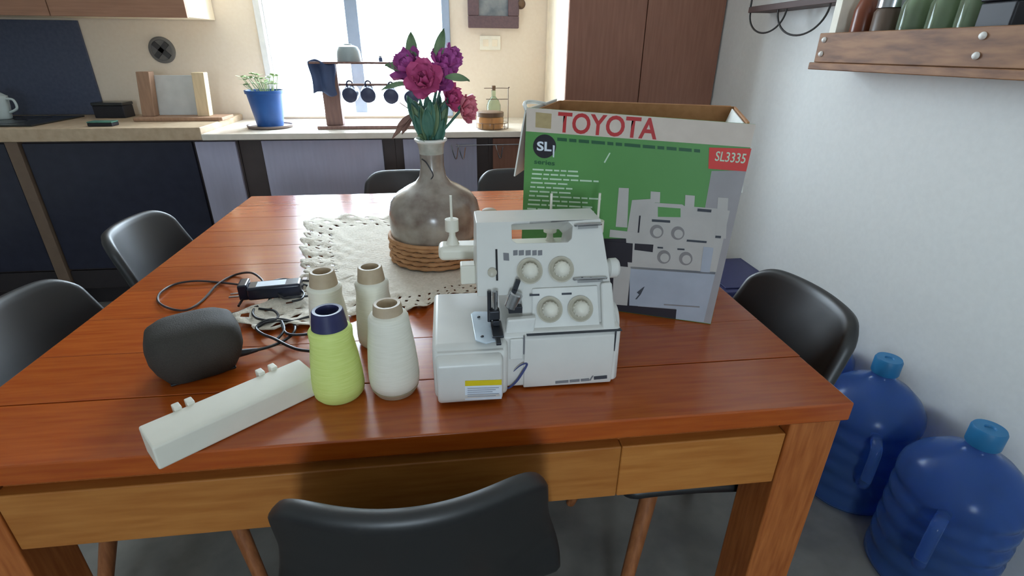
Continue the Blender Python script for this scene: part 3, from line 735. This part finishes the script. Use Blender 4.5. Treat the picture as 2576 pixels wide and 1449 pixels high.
# ------------------------------------------------------------------ doily
dpx = [(1200,560),(1100,556),(985,553),(880,551),(780,556),(772,600),(768,650),(776,700),(742,740),(690,762),(640,775),(600,800),(602,828),(660,838),(740,834),(800,826),(870,800),(940,792),(1000,788),(1050,788),(1090,770),(1150,748),(1230,735),(1265,690),(1268,640),(1240,600)]
dc = Vector((.70,.715,TZ)); ang = []
for p in dpx:
    q = onz(p, TZ)-dc; ang.append((math.atan2(q.y, q.x), math.hypot(q.x, q.y)))
ang.sort()
def rad(a):
    a = (a+PI) % (2*PI) - PI
    for (a0_, r0_), (a1_, r1_) in zip(ang, ang[1:]+[(ang[0][0]+2*PI, ang[0][1])]):
        aa = a if a >= ang[0][0] else a+2*PI
        if a0_ <= aa <= a1_: return r0_ + (r1_-r0_)*(aa-a0_)/max(1e-6, a1_-a0_)
    return ang[0][1]
do = thing('crochet_doily', 'rumpled cream crochet doily with ruffled edge under the vase', 'doily', (dc.x, dc.y, TZ))
bm = nb(); NA, NR = 288, 34; rings = []
for j in range(1, NR+1):
    f = j/NR; ring = []
    for i in range(NA):
        a = 2*PI*i/NA; R_ = rad(a)*(1+.022*math.sin(a*46)*f**6)
        r = R_*f; outer = max(0, (r-.145)/.12); outer = min(1, outer)
        z = .0022 + outer*(.0038*(1+math.sin(a*23+3*math.sin(f*9)))*f**2 + .0035*(1+math.sin(r*130+2.5*math.sin(a*3)))*(.5+.5*math.sin(a*2+1)) + .004*(1+math.sin(a*46+1))*f**8)
        ring.append(bm.verts.new((r*math.cos(a), r*math.sin(a), z)))
    rings.append(ring)
cv = bm.verts.new((0,0,.0022))
for i in range(NA): bm.faces.new((cv, rings[0][i], rings[0][(i+1)%NA]))
for j, (a, b) in enumerate(zip(rings, rings[1:])):
    for i in range(NA):
        if j in (25, 28, 31) and i % 4 == 0: continue      # open crochet holes
        bm.faces.new((a[i], a[(i+1)%NA], b[(i+1)%NA], b[i]))
obj('cloth', bm, 'doily', do, solid=.0012)

# ------------------------------------------------------------------ vase
VC = Vector((.718,.725,TZ+.0068))
va = thing('vase', 'tall necked speckled ceramic vase with woven basket base', 'vase', VC)
vp = [(.098,.0),(.110,.006),(.115,.03),(.117,.07),(.119,.10),(.1185,.125),(.112,.150),(.096,.172),(.070,.188),(.046,.200),(.034,.216),(.030,.240),(.030,.275)]
bm = nb(); lathe(bm, [(r, z) for r, z in vp], 48, cap1=False); obj('vase_body', bm, 'vase_glaze', va)
bm = nb(); lathe(bm, [(.0305,.272),(.031,.285),(.034,.297),(.0375,.304),(.036,.306),(.031,.300),(.027,.285),(.027,.25)], 40, cap0=False, cap1=False); obj('vase_neck', bm, 'vase_neck', va)
bm = nb(); lathe(bm, [(.0355,.300),(.040,.304),(.0405,.308),(.037,.3095),(.033,.306),(.033,.302)], 40, cap0=False, cap1=False); obj('vase_lip', bm, 'vase_lip', va)
bm = nb(); pth = smooth_path([(-.024,-.0215,.262),(-.014,-.029,.256),(-.006,-.031,.243),(.002,-.032,.225),(-.004,-.034,.214)], 6); tube(bm, pth, .0016, 6); obj('glaze_crack', bm, 'steel_dark', va)
# basket: woven strands
for k, zz in enumerate((.006,.018,.030,.042,.054)):
    bm = nb(); n = 96; path = []
    for i in range(n):
        a = 2*PI*i/n; rr = .1195+.0025*math.sin(a*20+(PI if k % 2 else 0)); path.append((rr*math.cos(a), rr*math.sin(a), zz))
    tube(bm, path, .0058, 8, closed=True); obj('basket_strand', bm, 'basket' if k != 1 else 'basket', va)
bm = nb(); n = 96; tube(bm, [(.1215*math.cos(2*PI*i/n), .1215*math.sin(2*PI*i/n), .063) for i in range(n)], .005, 8, closed=True); obj('basket_rim', bm, 'basket', va)
bm = nb()
for i in range(40):
    a = 2*PI*i/40; bx(bm, (-.0025,-.0012,.003), (.0025,.0012,.062), Matrix.Translation((.1205*math.cos(a), .1205*math.sin(a), 0)) @ Matrix.Rotation(a+PI/2, 4, 'Z'))
obj('basket_stake', bm, 'basket_dark', va)

# ------------------------------------------------------------------ flowers
FY = .725
def fpos(px, dy=0): return ony(px, FY+dy)
def petal_mesh(mt, L=.030, wd_=.026):
    bm = nb()
    def fn(u, v):
        x = (u-.5)*wd_*math.sin(PI*(.12+.80*v))**.7*1.1; r = v*L
        return Vector((x, r, .010*v*v + .004*math.sin(u*9+v*3)*v + .010*(u-.5)**2*4*v))
    grid(bm, 6, 6, fn); bmesh.ops.recalc_face_normals(bm, faces=bm.faces)
    me = bpy.data.meshes.new('petal'); bm.to_mesh(me); bm.free(); me.materials.append(M[mt])
    for p in me.polygons: p.use_smooth = True
    return me
PM = {k: petal_mesh(k, .040, .036) for k in ('petal_purple','petal_pink','petal_rose')}
def leaf_bm(p, d, L, wd_, droop=.3):
    d = Vector(d).normalized(); s = d.cross(Vector((0,-.6,.8))).normalized(); up_ = s.cross(d)
    bm = nb()
    def fn(u, v):
        x = (u-.5)*wd_*(math.sin(PI*min(1, v*.97+.03))**.8)
        return Vector(p) + d*(v*L) + s*x + up_*(-droop*L*v*v + abs(u-.5)*wd_*.35)
    grid(bm, 4, 8, fn); return bm
lipc = VC + Vector((0,0,.300))
def flower(label, px, dy, mt, size=1.0, tilt=(0,-1,.5), leaves=()):
    c = fpos(px, dy); base = lipc + Vector((random.uniform(-.012,.012), random.uniform(-.012,.012), -.05))
    t = thing('flower', label, 'flower', base, 0, 'flowers in the vase')
    cl = c-base; bm = nb(); midp = Vector((base.x*0+cl.x*.25, cl.y*.25, cl.z*.55 if cl.z > .08 else cl.z*.9+.03))
    topn = Vector((0,0,.055)).lerp(midp, .3)
    tube(bm, smooth_path([(0,0,0), topn, midp, cl], 8), .0032, 8); obj('stem', bm, 'stem_green', t)
    z = Vector(tilt).normalized(); x = z.orthogonal().normalized(); y = z.cross(x)
    B = Matrix((x, y, z)).transposed().to_4x4()
    k = 0
    for ring, (n, el, sc) in enumerate(((6, 10, 1.0), (6, 38, .9), (4, 64, .72))):
        for i in range(n):
            o = bpy.data.objects.new('petal', PM[mt]); col.objects.link(o); o.parent = t
            a = 2*PI*(i+.5*ring)/n + random.uniform(-.2,.2)
            o.matrix_local = Matrix.Translation(cl) @ B @ Matrix.Rotation(a, 4, 'Z') @ Matrix.Rotation(math.radians(el+random.uniform(-8,8)), 4, 'X') @ Matrix.Diagonal((size*sc,)*3+(1,))
    bm = nb(); lathe(bm, [(.002,-.012),(.007,-.006),(.008,0),(.004,.004)], 12, Matrix.Translation(cl) @ B); obj('calyx', bm, 'stem_green', t)
    for lp_, d, L, wd_, mt2 in leaves:
        obj('leaf', leaf_bm(Vector(fpos(lp_, dy))-base, d, L, wd_), mt2, t, solid=.0008)
    return t
flower('lilac purple flower on the window side of the bouquet', (1034,176), .05, 'petal_purple', 1.25, (-.5,-.6,.7), [((1020,180), (-1,0,.5), .05, .03, 'leaf_green'), ((1038,165), (0,0,1), .075, .028, 'leaf_green')])
flower('purple flower at the top of the bouquet with an upright leaf', (1112,165), .045, 'petal_purple', 1.05, (.4,-.6,.7), [((1098,165), (.2,0,1), .085, .026, 'leaf_green')])
flower('small purple flower at the upper outer edge of the bouquet', (1132,145), .085, 'petal_purple', .8, (.7,-.4,.5))
flower('large magenta flower in the middle of the bouquet', (1068,205), -.045, 'petal_pink', 1.2, (-.1,-1,.45), [((1030,212), (-1,0,.02), .065, .018, 'leaf_green'), ((1120,198), (1,-.1,.12), .055, .026, 'leaf_green')])
flower('purple flower between the magenta bloom and the leaf', (1102,200), -.005, 'petal_purple', .95, (.3,-1,.3))
flower('dark pink flower leaning out towards the jar', (1128,248), .015, 'petal_pink', .95, (.8,-.7,.3))
flower('pale rose flower drooping lowest beside the jar', (1163,272), -.03, 'petal_rose', .95, (.9,-.6,.0))
# dense foliage below the blooms
t = thing('foliage_sprig', 'bunch of blue green leaves filling the vase mouth', 'foliage', lipc+Vector((0,0,-.04)))
for i in range(26):
    a = 2*PI*i/26; rr = random.uniform(.006,.022)
    p = Vector((rr*math.cos(a), rr*math.sin(a), random.uniform(.03,.07)))
    obj('leaf', leaf_bm(p, (math.cos(a)*.34, math.sin(a)*.34, 1), random.uniform(.07,.10), random.uniform(.022,.032), .12), 'stem_green' if i % 3 else 'leaf_green', t, solid=.0008)
for i in range(10):
    a = 2*PI*i/10; bm = nb(); tube(bm, [(.008*math.cos(a), .008*math.sin(a), 0), (.02*math.cos(a), .02*math.sin(a), .055), (.03*math.cos(a), .03*math.sin(a), .11)], .003, 6); obj('stem', bm, 'stem_green', t)
obj('leaf', leaf_bm(Vector((-.012,-.018,.042)), (-.3,-.5,.6), .03, .026), 'leaf_green', t, solid=.0008)
t2 = thing('drooping_sprig', 'thin brownish leaf sprig drooping over the vase lip', 'foliage', lipc+Vector((-.02,0,-.03)))
b = lipc+Vector((-.02,0,-.03)); 
tips = [(1000,318),(1012,335),(1030,300),(988,345)]
bm = nb(); cpt = Vector(fpos((1044,285)))-b; tube(bm, smooth_path([(0,0,0), (-.004,0,.04), cpt], 6), .0018, 6); obj('stem', bm, 'leaf_brown', t2)
for px in tips:
    e = Vector(fpos(px))-b; obj('leaf', leaf_bm(cpt.lerp(e,.1), e-cpt, (e-cpt).length*.95, .017, .05), 'leaf_brown', t2, solid=.0008)
bm = nb(); tube(bm, [cpt, Vector(fpos((1005,258)))-b], .0014, 6); obj('stem', bm, 'leaf_brown', t2)

# ------------------------------------------------------------------ things on the window counter
p = onz((682,320), ZW); pp = thing('plant_pot', 'blue plastic plant pot with a pale green herb on a saucer by the window', 'plant', (p.x, p.y, ZW+.0005))
k = (p.y-CAM.y)
pr = .085
bm = nb(); lathe(bm, [(.105,0),(.112,.004),(.115,.014),(.108,.014),(.10,.007)], 40); obj('saucer', bm, 'saucer', pp)
bm = nb(); lathe(bm, [(.064,.0085),(.088,.165),(.094,.166),(.096,.182),(.088,.182),(.084,.160)], 40, cap1=True); obj('pot', bm, 'pot_blue', pp)
bm = nb(); lathe(bm, [(.083,.164),(.04,.172),(.005,.172)], 24); obj('soil', bm, 'soil', pp)
for i in range(34):
    a = random.uniform(0,2*PI); r = random.uniform(0,.06); h = random.uniform(.035,.085)
    base = Vector((r*math.cos(a), r*math.sin(a), .17)); tip = base + Vector((math.cos(a)*.03, math.sin(a)*.03, h)) + Vector((-.012,0,0))
    bm = nb(); tube(bm, [base, tip], .0015, 5)
    for q in range(3):
        aa = a+q*2.1
        d = Vector((math.cos(aa), math.sin(aa), .3)); s = d.cross(Vector((0,0,1))).normalized()
        vs = [bm.verts.new(tip+d*x+s*y) for x, y in ((0,0),(.014,.012),(.03,0),(.014,-.012))]; bm.faces.new(vs)
    obj('herb_leaf', bm, 'plant', pp)
# mug stand
ys = 2.27
def cp(px): return ony(px, ys)
ms = thing('mug_stand', 'wooden mug stand with a thin top shelf in front of the window', 'mug stand', (cp((900,322)).x, ys, ZW+.0005))
O = Vector(ms.location)
xa, xb = cp((805,322)).x-O.x, cp((1065,322)).x-O.x
box_obj('base_board', (xa,-.06,0), (xb,.07,.016), 'stand_wood', ms, .003)
pa, pb = cp((820,280)).x-O.x, cp((862,280)).x-O.x
ztop = cp((850,158)).z-O.z
box_obj('post', (pa,-.03,.016), (pb,.03,ztop-.004), 'stand_wood', ms, .004)
sa, sb = cp((782,152)).x-O.x, cp((1045,152)).x-O.x
box_obj('top_shelf', (sa,-.06,ztop-.004), (sb,.06,ztop+.006), 'stand_wood', ms, .002)
zr = cp((900,213)).z-O.z
bm = nb(); tube(bm, [(pb-.01,0,zr),(cp((1050,213)).x-O.x,0,zr)], .006, 10); obj('rail', bm, 'stand_wood', ms)
box_obj('post', (xb-.05,-.02,.016), (xb-.02,.02,ztop-.004), 'stand_wood', ms, .004)
for i, (cx, cyp) in enumerate(((882,236),(928,236),(985,239),(1036,243))):
    c = cp((cx, cyp)); mg = thing('mug', ['small dark blue mug hanging next to the stand post','small dark blue mug hanging second from the stand post','small dark blue mug hanging third from the stand post','small dark blue mug hanging behind the bouquet'][i], 'mug', (c.x, ys, c.z), 0, 'hanging mugs')
    Rm = Matrix.Rotation(-PI/2+.15, 4, 'X')
    bm = nb(); lathe(bm, [(.030,-.038),(.037,-.034),(.041,-.01),(.041,.036),(.038,.036),(.037,-.008),(.02,-.032)], 32, Rm, cap1=True); obj('mug_body', bm, 'cup_dark', mg)
    bm = nb(); tube(bm, smooth_path([(-.012,-.012,.037),(-.010,-.014,.055),(0,-.004,.062),(.010,.010,.055),(.012,.012,.037)], 6), .0045, 8); obj('mug_handle', bm, 'cup_dark', mg)
c = cp((876,130)); bw = thing('serving_bowl', 'grey rounded bowl upside down on the mug stand shelf', 'bowl', (c.x, ys, ztop+O.z+.0065))
bm = nb(); lathe(bm, [(.058,0),(.060,.012),(.057,.045),(.046,.066),(.026,.074),(.006,.075)], 36); obj('bowl_body', bm, 'bowl_grey', bw)
bm = nb(); lathe(bm, [(.018,.0735),(.020,.078),(.014,.080)], 24); obj('bowl_foot', bm, 'bowl_grey', bw)
c = cp((957,146)); sm = thing('salt_cellar', 'tiny dark salt cellar on the mug stand shelf', 'salt cellar', (c.x, ys, ztop+O.z+.0065))
bm = nb(); lathe(bm, [(.009,0),(.010,.012),(.007,.02)], 16); obj('cellar_body', bm, 'bag_blue', sm); bm = nb(); lathe(bm, [(.0075,.0202),(.006,.027),(.002,.029)], 16); obj('cellar_cap', bm, 'steel', sm)
a, b = cp((788,175)), cp((848,215))
bg_ = thing('oven_cloth', 'dark blue cloth draped over the mug stand post', 'cloth', ((a.x+b.x)/2, ys-.035, (a.z+b.z)/2))
bm = nb(); grid(bm, 16, 12, lambda u, v: Vector(((u-.5)*.115*(1-.12*math.sin(v*5)), -.012-.010*math.sin(u*11+v*2)-.006*math.sin(v*7), (v-.5)*.15+.012*math.sin(u*6)))); obj('cloth', bm, 'bag_blue', bg_, solid=.010, sub=1)
# glass jar and wire rack
p = onz((1235,326), ZW); jr = thing('candle_jar', 'amber glass jar with brown lid in a low wire stand by the bright wall', 'jar', (p.x, p.y+.04, ZW+.0005))
bm = nb(); lathe(bm, [(.064,.002),(.070,.006),(.071,.055),(.068,.060),(.065,.058),(.066,.010),(.03,.008)], 36); obj('jar_glass', bm, 'amber_glass', jr)
bm = nb(); lathe(bm, [(.069,.061),(.071,.063),(.071,.083),(.067,.085),(.02,.0855)], 36); obj('jar_lid', bm, 'lid_brown', jr)
bm = nb(); n = 48
for zz in (.003, .032): tube(bm, [(.082*math.cos(2*PI*i/n)+.012, .082*math.sin(2*PI*i/n), zz) for i in range(n)], .0018, 6, closed=True)
for i in range(8): tube(bm, [(.082*math.cos(2*PI*i/8)+.012, .082*math.sin(2*PI*i/8), 0.003), (.082*math.cos(2*PI*i/8)+.012, .082*math.sin(2*PI*i/8), .032)], .0018, 6)
tube(bm, smooth_path([(.094,0,.032),(.094,0,.19),(.09,0,.198),(-.03,0,.198)], 5), .0018, 6); tube(bm, [(.094,0,.145),(-.02,0,.145)], .0018, 6)
obj('wire_stand', bm, 'lid_brown', jr)
p2 = Vector((1.03, 2.50, ZW+.0005)); bt = thing('glass_bottle', 'clear glass bottle with a stopper behind the amber jar', 'bottle', p2)
bm = nb(); lathe(bm, [(.036,0),(.040,.004),(.040,.09),(.030,.115),(.012,.135),(.012,.165),(.014,.168)], 32); obj('bottle_glass', bm, 'glass_green', bt)
bm = nb(); lathe(bm, [(.011,.168),(.012,.19),(.009,.193)], 20); obj('stopper', bm, 'lid_brown', bt)
# wire rail with hooks on the cabinet fronts
hk = thing('hook_rail', 'thin wire rail with V hooks along the base cabinet fronts', 'rail', (1.0, 2.105, .83))
bm = nb(); tube(bm, [(-.20,0,0),(.34,0,.004)], .003, 8); obj('rail_wire', bm, 'steel', hk)
for px in (1145, 1257, 1163):
    xx = ony((px, 375), 2.10).x-1.0; bm = nb()
    tube(bm, smooth_path([(xx-.020,-.002,.004),(xx-.012,-.008,-.03),(xx-.002,-.008,-.062),(xx+.006,-.008,-.062),(xx+.012,-.008,-.03),(xx+.016,-.008,-.008)],5), .0028, 6); obj('hook', bm, 'steel', hk)
for xx in (-.195,.335):
    bm = nb(); tube(bm, [(xx,0,.001),(xx,.026,.001)], .004, 8); obj('bracket', bm, 'steel', hk)
# picture, switch, outlet on the back wall
a = ony((1174,0), YB); b = ony((1302,72), YB)
pf = thing('picture_frame', 'dark brown framed picture hanging right of the window', 'picture', ((a.x+b.x)/2+.004, YB-.001, b.z))
w2 = (b.x-a.x)/2; fh = .36; fw_ = .062
for nm, q in (('frame_rail', ((-w2,-.03,0),(w2,0,fw_))), ('frame_rail', ((-w2,-.03,fh-fw_),(w2,0,fh))), ('frame_rail', ((-w2,-.0295,fw_),(-w2+fw_,0,fh-fw_))), ('frame_rail', ((w2-fw_,-.0295,fw_),(w2,0,fh-fw_)))):
    box_obj(nm, q[0], q[1], 'frame_wood', pf, .005)
box_obj('picture', (-w2+fw_-.002,-.012,fw_-.002), (w2-fw_+.002,-.004,fh-fw_+.002), 'picture_print', pf, smooth=False)
a = ony((1308,10), YB); sw = thing('wall_hook', 'small round dark brown wall hook beside the framed picture', 'hook', (a.x+.004, YB-.001, a.z))
bm = nb(); lathe(bm, [(.022,0),(.024,.004),(.02,.008),(.008,.01),(.008,.026),(.017,.03),(.017,.036),(.01,.04)], 28, Matrix.Rotation(PI/2,4,'X')); obj('knob', bm, 'lid_brown', sw)
bm = nb(); lathe(bm, [(.027,-.001),(.027,.003)], 28, Matrix.Rotation(PI/2,4,'X')); obj('back_plate', bm, 'frame_wood', sw)
a = ony((1233,108), YB); ou = thing('wall_outlet', 'cream double wall outlet below the framed picture', 'outlet', (a.x, YB-.0005, a.z))
box_obj('cover_plate', (-.06,-.009,-.038), (.06,0,.038), 'outlet', ou, .004)
for s in (-1, 1): box_obj('socket', (s*.026-.016,-.011,-.018), (s*.026+.016,-.0088,.018), 'cab_cream', ou, .002)

# ------------------------------------------------------------------ things on the hob counter
a = ony((407,126), YB-.01); rd = thing('wall_plaque', 'round grey wall plaque with dark crossed centre above the wooden board', 'wall plaque', (a.x, YB-.001, a.z))
RX = Matrix.Rotation(PI/2, 4, 'X')
bm = nb(); lathe(bm, [(.066,0),(.066,.010),(.060,.013),(.052,.013),(.050,.008),(.01,.008)], 40, RX); obj('disc', bm, 'plaque', rd)
bm = nb()
for k in range(4): bx(bm, (-.012,-.016,-.048), (.012,-.0085,.048), Matrix.Rotation(PI/4+PI/2*k, 4, 'Y')) if k < 2 else None
obj('star', bm, 'plaque_dark', rd)
p = onz((440,302), ZL); st = thing('board_stand', 'wooden stand holding a pale sheet between two upright boards', 'stand', (p.x, p.y, ZL+.0005))
O = Vector(st.location); yq = p.y+.02
g = lambda px: ony(px, yq)
x0_, x1_ = g((345,298)).x-O.x, g((590,300)).x-O.x
box_obj('base', (x0_+.02,-.06,0), (x1_-.03,.10,.018), 'brown_board', st, .005)
def slab(pA, pB, wpx, mt, name, t=.05):
    A_, B_ = g(pA)-O, g(pB)-O; hw2 = (g((pA[0]+wpx, pA[1])).x-g(pA).x)/2
    A_.z = .018
    bm = nb(); prism(bm, [(A_.x-hw2,.0,A_.z),(A_.x+hw2,.0,A_.z),(B_.x+hw2,.0,B_.z),(B_.x-hw2,.0,B_.z)], (0,t,0)); obj(name, bm, mt, st, bevel=.003)
slab((378,290),(362,180),32,'brown_board','upright_board'); slab((516,290),(500,182),30,'pine','upright_board')
A_, B_ = g((392,285))-O, g((478,190))-O
box_obj('sheet', (A_.x,.055,.019), (B_.x,.062,B_.z), 'paper', st, .001)
p = onz((300,293), ZL); kb = thing('dark_box', 'small black box on the counter against the splashback edge', 'box', (p.x, p.y-.03, ZL+.0005))
box_obj('box_body', (-.075,-.05,0), (.075,.05,.062), 'dark_thing', kb, .004); box_obj('box_lid', (-.078,-.053,.0622), (.078,.053,.078), 'hob_black', kb, .004)
p = onz((22,296), ZL+.008); mg = thing('white_jug', 'pale white jug standing on the hob', 'jug', (p.x+.01, p.y-.06, ZL+.0095))
bm = nb(); lathe(bm, [(.040,0),(.044,.004),(.052,.06),(.056,.11),(.053,.11),(.048,.06),(.03,.01)], 32); obj('jug_body', bm, 'mug_white', mg)
bm = nb(); lathe(bm, [(.05,.1105),(.03,.125),(.012,.128),(.012,.140),(.004,.142)], 28); obj('jug_lid', bm, 'mug_white', mg)
bm = nb(); tube(bm, smooth_path([(.052,0,.095),(.085,0,.09),(.088,0,.05),(.049,0,.03)],6), .006, 8); obj('jug_handle', bm, 'mug_white', mg)
p = onz((255,318), ZL); tg = thing('dish_brush', 'flat dark green sponge lying on the tan counter edge', 'sponge', (p.x, p.y+.02, ZL+.0005))
box_obj('sponge', (-.055,-.03,0), (.055,.03,.016), 'dark_thing', tg, .004); box_obj('scourer', (-.055,-.03,.0161), (.055,.03,.022), 'stem_green', tg, .002)
tg.name = 'sponge'

# ------------------------------------------------------------------ blue water jugs
def make_jug(label, x, y, rz):
    t = thing('water_jug', label, 'water jug', (x, y, 0), rz, 'blue water jugs by the right wall')
    R_ = .134; prof = [(.10,.0),(.124,.004),(R_,.02)]
    for zc in (.06,.115,.17,.225,.28): prof += [(R_,zc-.018),(R_-.006,zc-.008),(R_-.006,zc+.008),(R_,zc+.018)]
    prof += [(R_,.315),(.130,.335),(.112,.365),(.080,.395),(.048,.412),(.032,.425),(.029,.435),(.029,.470)]
    inner = [(r-.004, z+(.004 if z < .01 else 0)) for r, z in reversed(prof)]
    bm = nb(); lathe(bm, prof+inner, 44); obj('jug_body', bm, 'jug_blue', t)
    bm = nb(); lathe(bm, [(.0335,.440),(.035,.443),(.035,.482),(.032,.488),(.012,.488),(.010,.484),(.004,.484)], 32); cp_ = obj('cap', bm, 'jug_cap', t)
    bm = nb(); tube(bm, smooth_path([(-.120,0,.300),(-.168,0,.285),(-.175,0,.22),(-.168,0,.16),(-.120,0,.145)],6), .014, 12); obj('handle', bm, 'jug_blue', t)
    return t
j0 = make_jug('blue plastic water jug closest to the table leg, at the wall under the shelf', 1.985, .200, .55)
j1 = dup(j0, (1.985, .500, 0), 1.0, 'blue water jug in the middle of three against the wall')
dup(j0, (1.985, .785, 0), .2, 'blue water jug half hidden behind the black chair back')

# ------------------------------------------------------------------ shelf on the right wall
XS = 2.0; ya = 1.15; yb_ = -.05
sh = thing('wall_shelf', 'rustic wooden bolted wall shelf holding jars above the water jugs', 'shelf', (XS, ya, 1.225))
box_obj('bottom_board', (-.012,yb_-ya,0), (XR-XS-.001,.012,.022), 'shelf_wood', sh, .003)
bm = nb(); bx(bm, (-.004,yb_-ya,.0225), (.016,0,.110)); obj('front_rail', bm, 'shelf_wood', sh, bevel=.003)
box_obj('end_board', (.0165,-.018,.0225), (XR-XS-.001,0,.10), 'shelf_wood', sh, .002)
for yy in (-.03, -.578, -1.12):
    for zz in (.048, .090):
        bm = nb(); lathe(bm, [(.0085,0),(.0085,.003),(.006,.007),(.002,.0085)], 16, Matrix.Translation((-.0042,yy,zz)) @ Matrix.Rotation(-PI/2,4,'Y')); obj('bolt', bm, 'bolt', sh)
def on_shelf(px): return onx(px, XS+.075).y
zs = 1.2475
def sthing(name, label, cat, px): return thing(name, label, cat, (XS+.08, on_shelf(px), zs))
t = sthing('candle_box', 'white cardboard box at the end of the wall shelf', 'box', (2128,40)); box_obj('box_body', (-.04,-.016,0), (.04,.016,.30), 'box_candle', t, .002); box_obj('box_sleeve', (-.041,-.017,0), (.041,.017,.06), 'olive', t, .001)
t = sthing('brown_bottle', 'brown glass bottle on the wall shelf beside the white box', 'bottle', (2172,40))
bm = nb(); lathe(bm, [(.030,0),(.033,.004),(.033,.15),(.024,.18),(.012,.20),(.012,.24)], 28); obj('bottle_body', bm, 'bottle_brown', t); bm = nb(); lathe(bm, [(.014,.24),(.014,.26),(.01,.262)], 20); obj('bottle_cap', bm, 'dark_thing', t)
t = sthing('dark_jar', 'brown grey storage jar on the wall shelf', 'jar', (2232,40))
bm = nb(); lathe(bm, [(.036,0),(.040,.004),(.040,.14),(.034,.15)], 28); obj('jar_body', bm, 'jar_brown', t); bm = nb(); lathe(bm, [(.038,.151),(.038,.175),(.034,.178)], 28); obj('jar_lid', bm, 'steel', t)
for i, px in enumerate(((2300,40),(2375,40),(2450,40))):
    t = sthing('glass_jar', ['clear glass jar of olive contents next to the brown grey jar','clear glass jar of olive contents between two like jars','clear glass jar of olive contents beside the black tin'][i], 'jar', px); t['group'] = 'olive jars on the wall shelf'
    bm = nb(); lathe(bm, [(.036,0),(.040,.004),(.040,.15),(.032,.17),(.032,.19),(.029,.19),(.029,.168),(.037,.15),(.037,.006),(.01,.005)], 32); obj('jar_glass', bm, 'glass_green', t)
    bm = nb(); lathe(bm, [(.034,.0065),(.0355,.009),(.0355,.085),(.02,.09),(.005,.09)], 28); obj('contents', bm, 'olive', t)
    bm = nb(); lathe(bm, [(.034,.191),(.035,.193),(.035,.21),(.03,.212)], 28); obj('jar_lid', bm, 'steel', t)
t = sthing('black_tin', 'black square tin on the wall shelf beyond the olive jars', 'tin', (2545,40)); box_obj('tin_body', (-.05,-.045,0), (.05,.045,.14), 'dark_thing', t, .006); box_obj('tin_lid', (-.052,-.047,.1405), (.052,.047,.16), 'dark_thing', t, .004)
# small rack with wire loops
y0_, y1_ = onx((2118,8), 2.06).y, onx((1897,8), 2.06).y
zr_ = onx((2000,20), 2.06).z
rk = thing('wire_rack', 'thin dark wooden wall rack with black wire loops below', 'rack', (2.06, (y0_+y1_)/2, zr_))
hl = (y1_-y0_)/2
box_obj('rack_board', (-.02,-hl,0), (XR-2.06-.001,hl,.022), 'rack_dark', rk, .002)
bm = nb(); tube(bm, [(-.018,-hl,.10),(-.018,hl,.10)], .004, 8); obj('rack_rail', bm, 'wire_black', rk)
for s in (-1, 1):
    bm = nb(); tube(bm, [(-.018,s*(hl-.01),.02),(-.018,s*(hl-.01),.10)], .004, 8); obj('rack_post', bm, 'wire_black', rk)
for c_, r_ in ((hl*.52, hl*.47), (-hl*.30, hl*.55)):
    bm = nb(); tube(bm, [(-.010, c_+r_*math.cos(PI*i/24), -r_*.62*math.sin(PI*i/24)) for i in range(25)], .0035, 8); obj('wire_loop', bm, 'wire_black', rk)

# ------------------------------------------------------------------ crate on the floor
ct = thing('storage_crate', 'dark blue storage crate on the floor by the wall, half hidden behind the green carton', 'crate', (1.985, 1.35, 0))
bm = nb()
for z0_, z1_, g_ in ((0, .34, 0), (.34, .37, .008)):
    hx, hy, tt = .13+g_, .17+g_, .006+g_
    for a_, b_ in (((-hx,-hy),(hx,-hy+tt)), ((-hx,hy-tt),(hx,hy)), ((-hx,-hy+tt),(-hx+tt,hy-tt)), ((hx-tt,-hy+tt),(hx,hy-tt))):
        bx(bm, (a_[0], a_[1], z0_), (b_[0], b_[1], z1_))
bx(bm, (-.124,-.164,.0), (.124,.164,.008)); obj('crate_body', bm, 'tube_navy', ct)
bm = nb(); bx(bm, (-.14,-.18,.3705), (.14,.18,.385)); bx(bm, (-.11,-.15,.385), (.11,.15,.392)); obj('crate_lid', bm, 'tube_navy', ct, bevel=.004)
for s_ in (-1, 1):
    box_obj('crate_handle', (-.05, s_*.178-.006, .30), (.05, s_*.178+.006, .33), 'tube_navy', ct, .003)
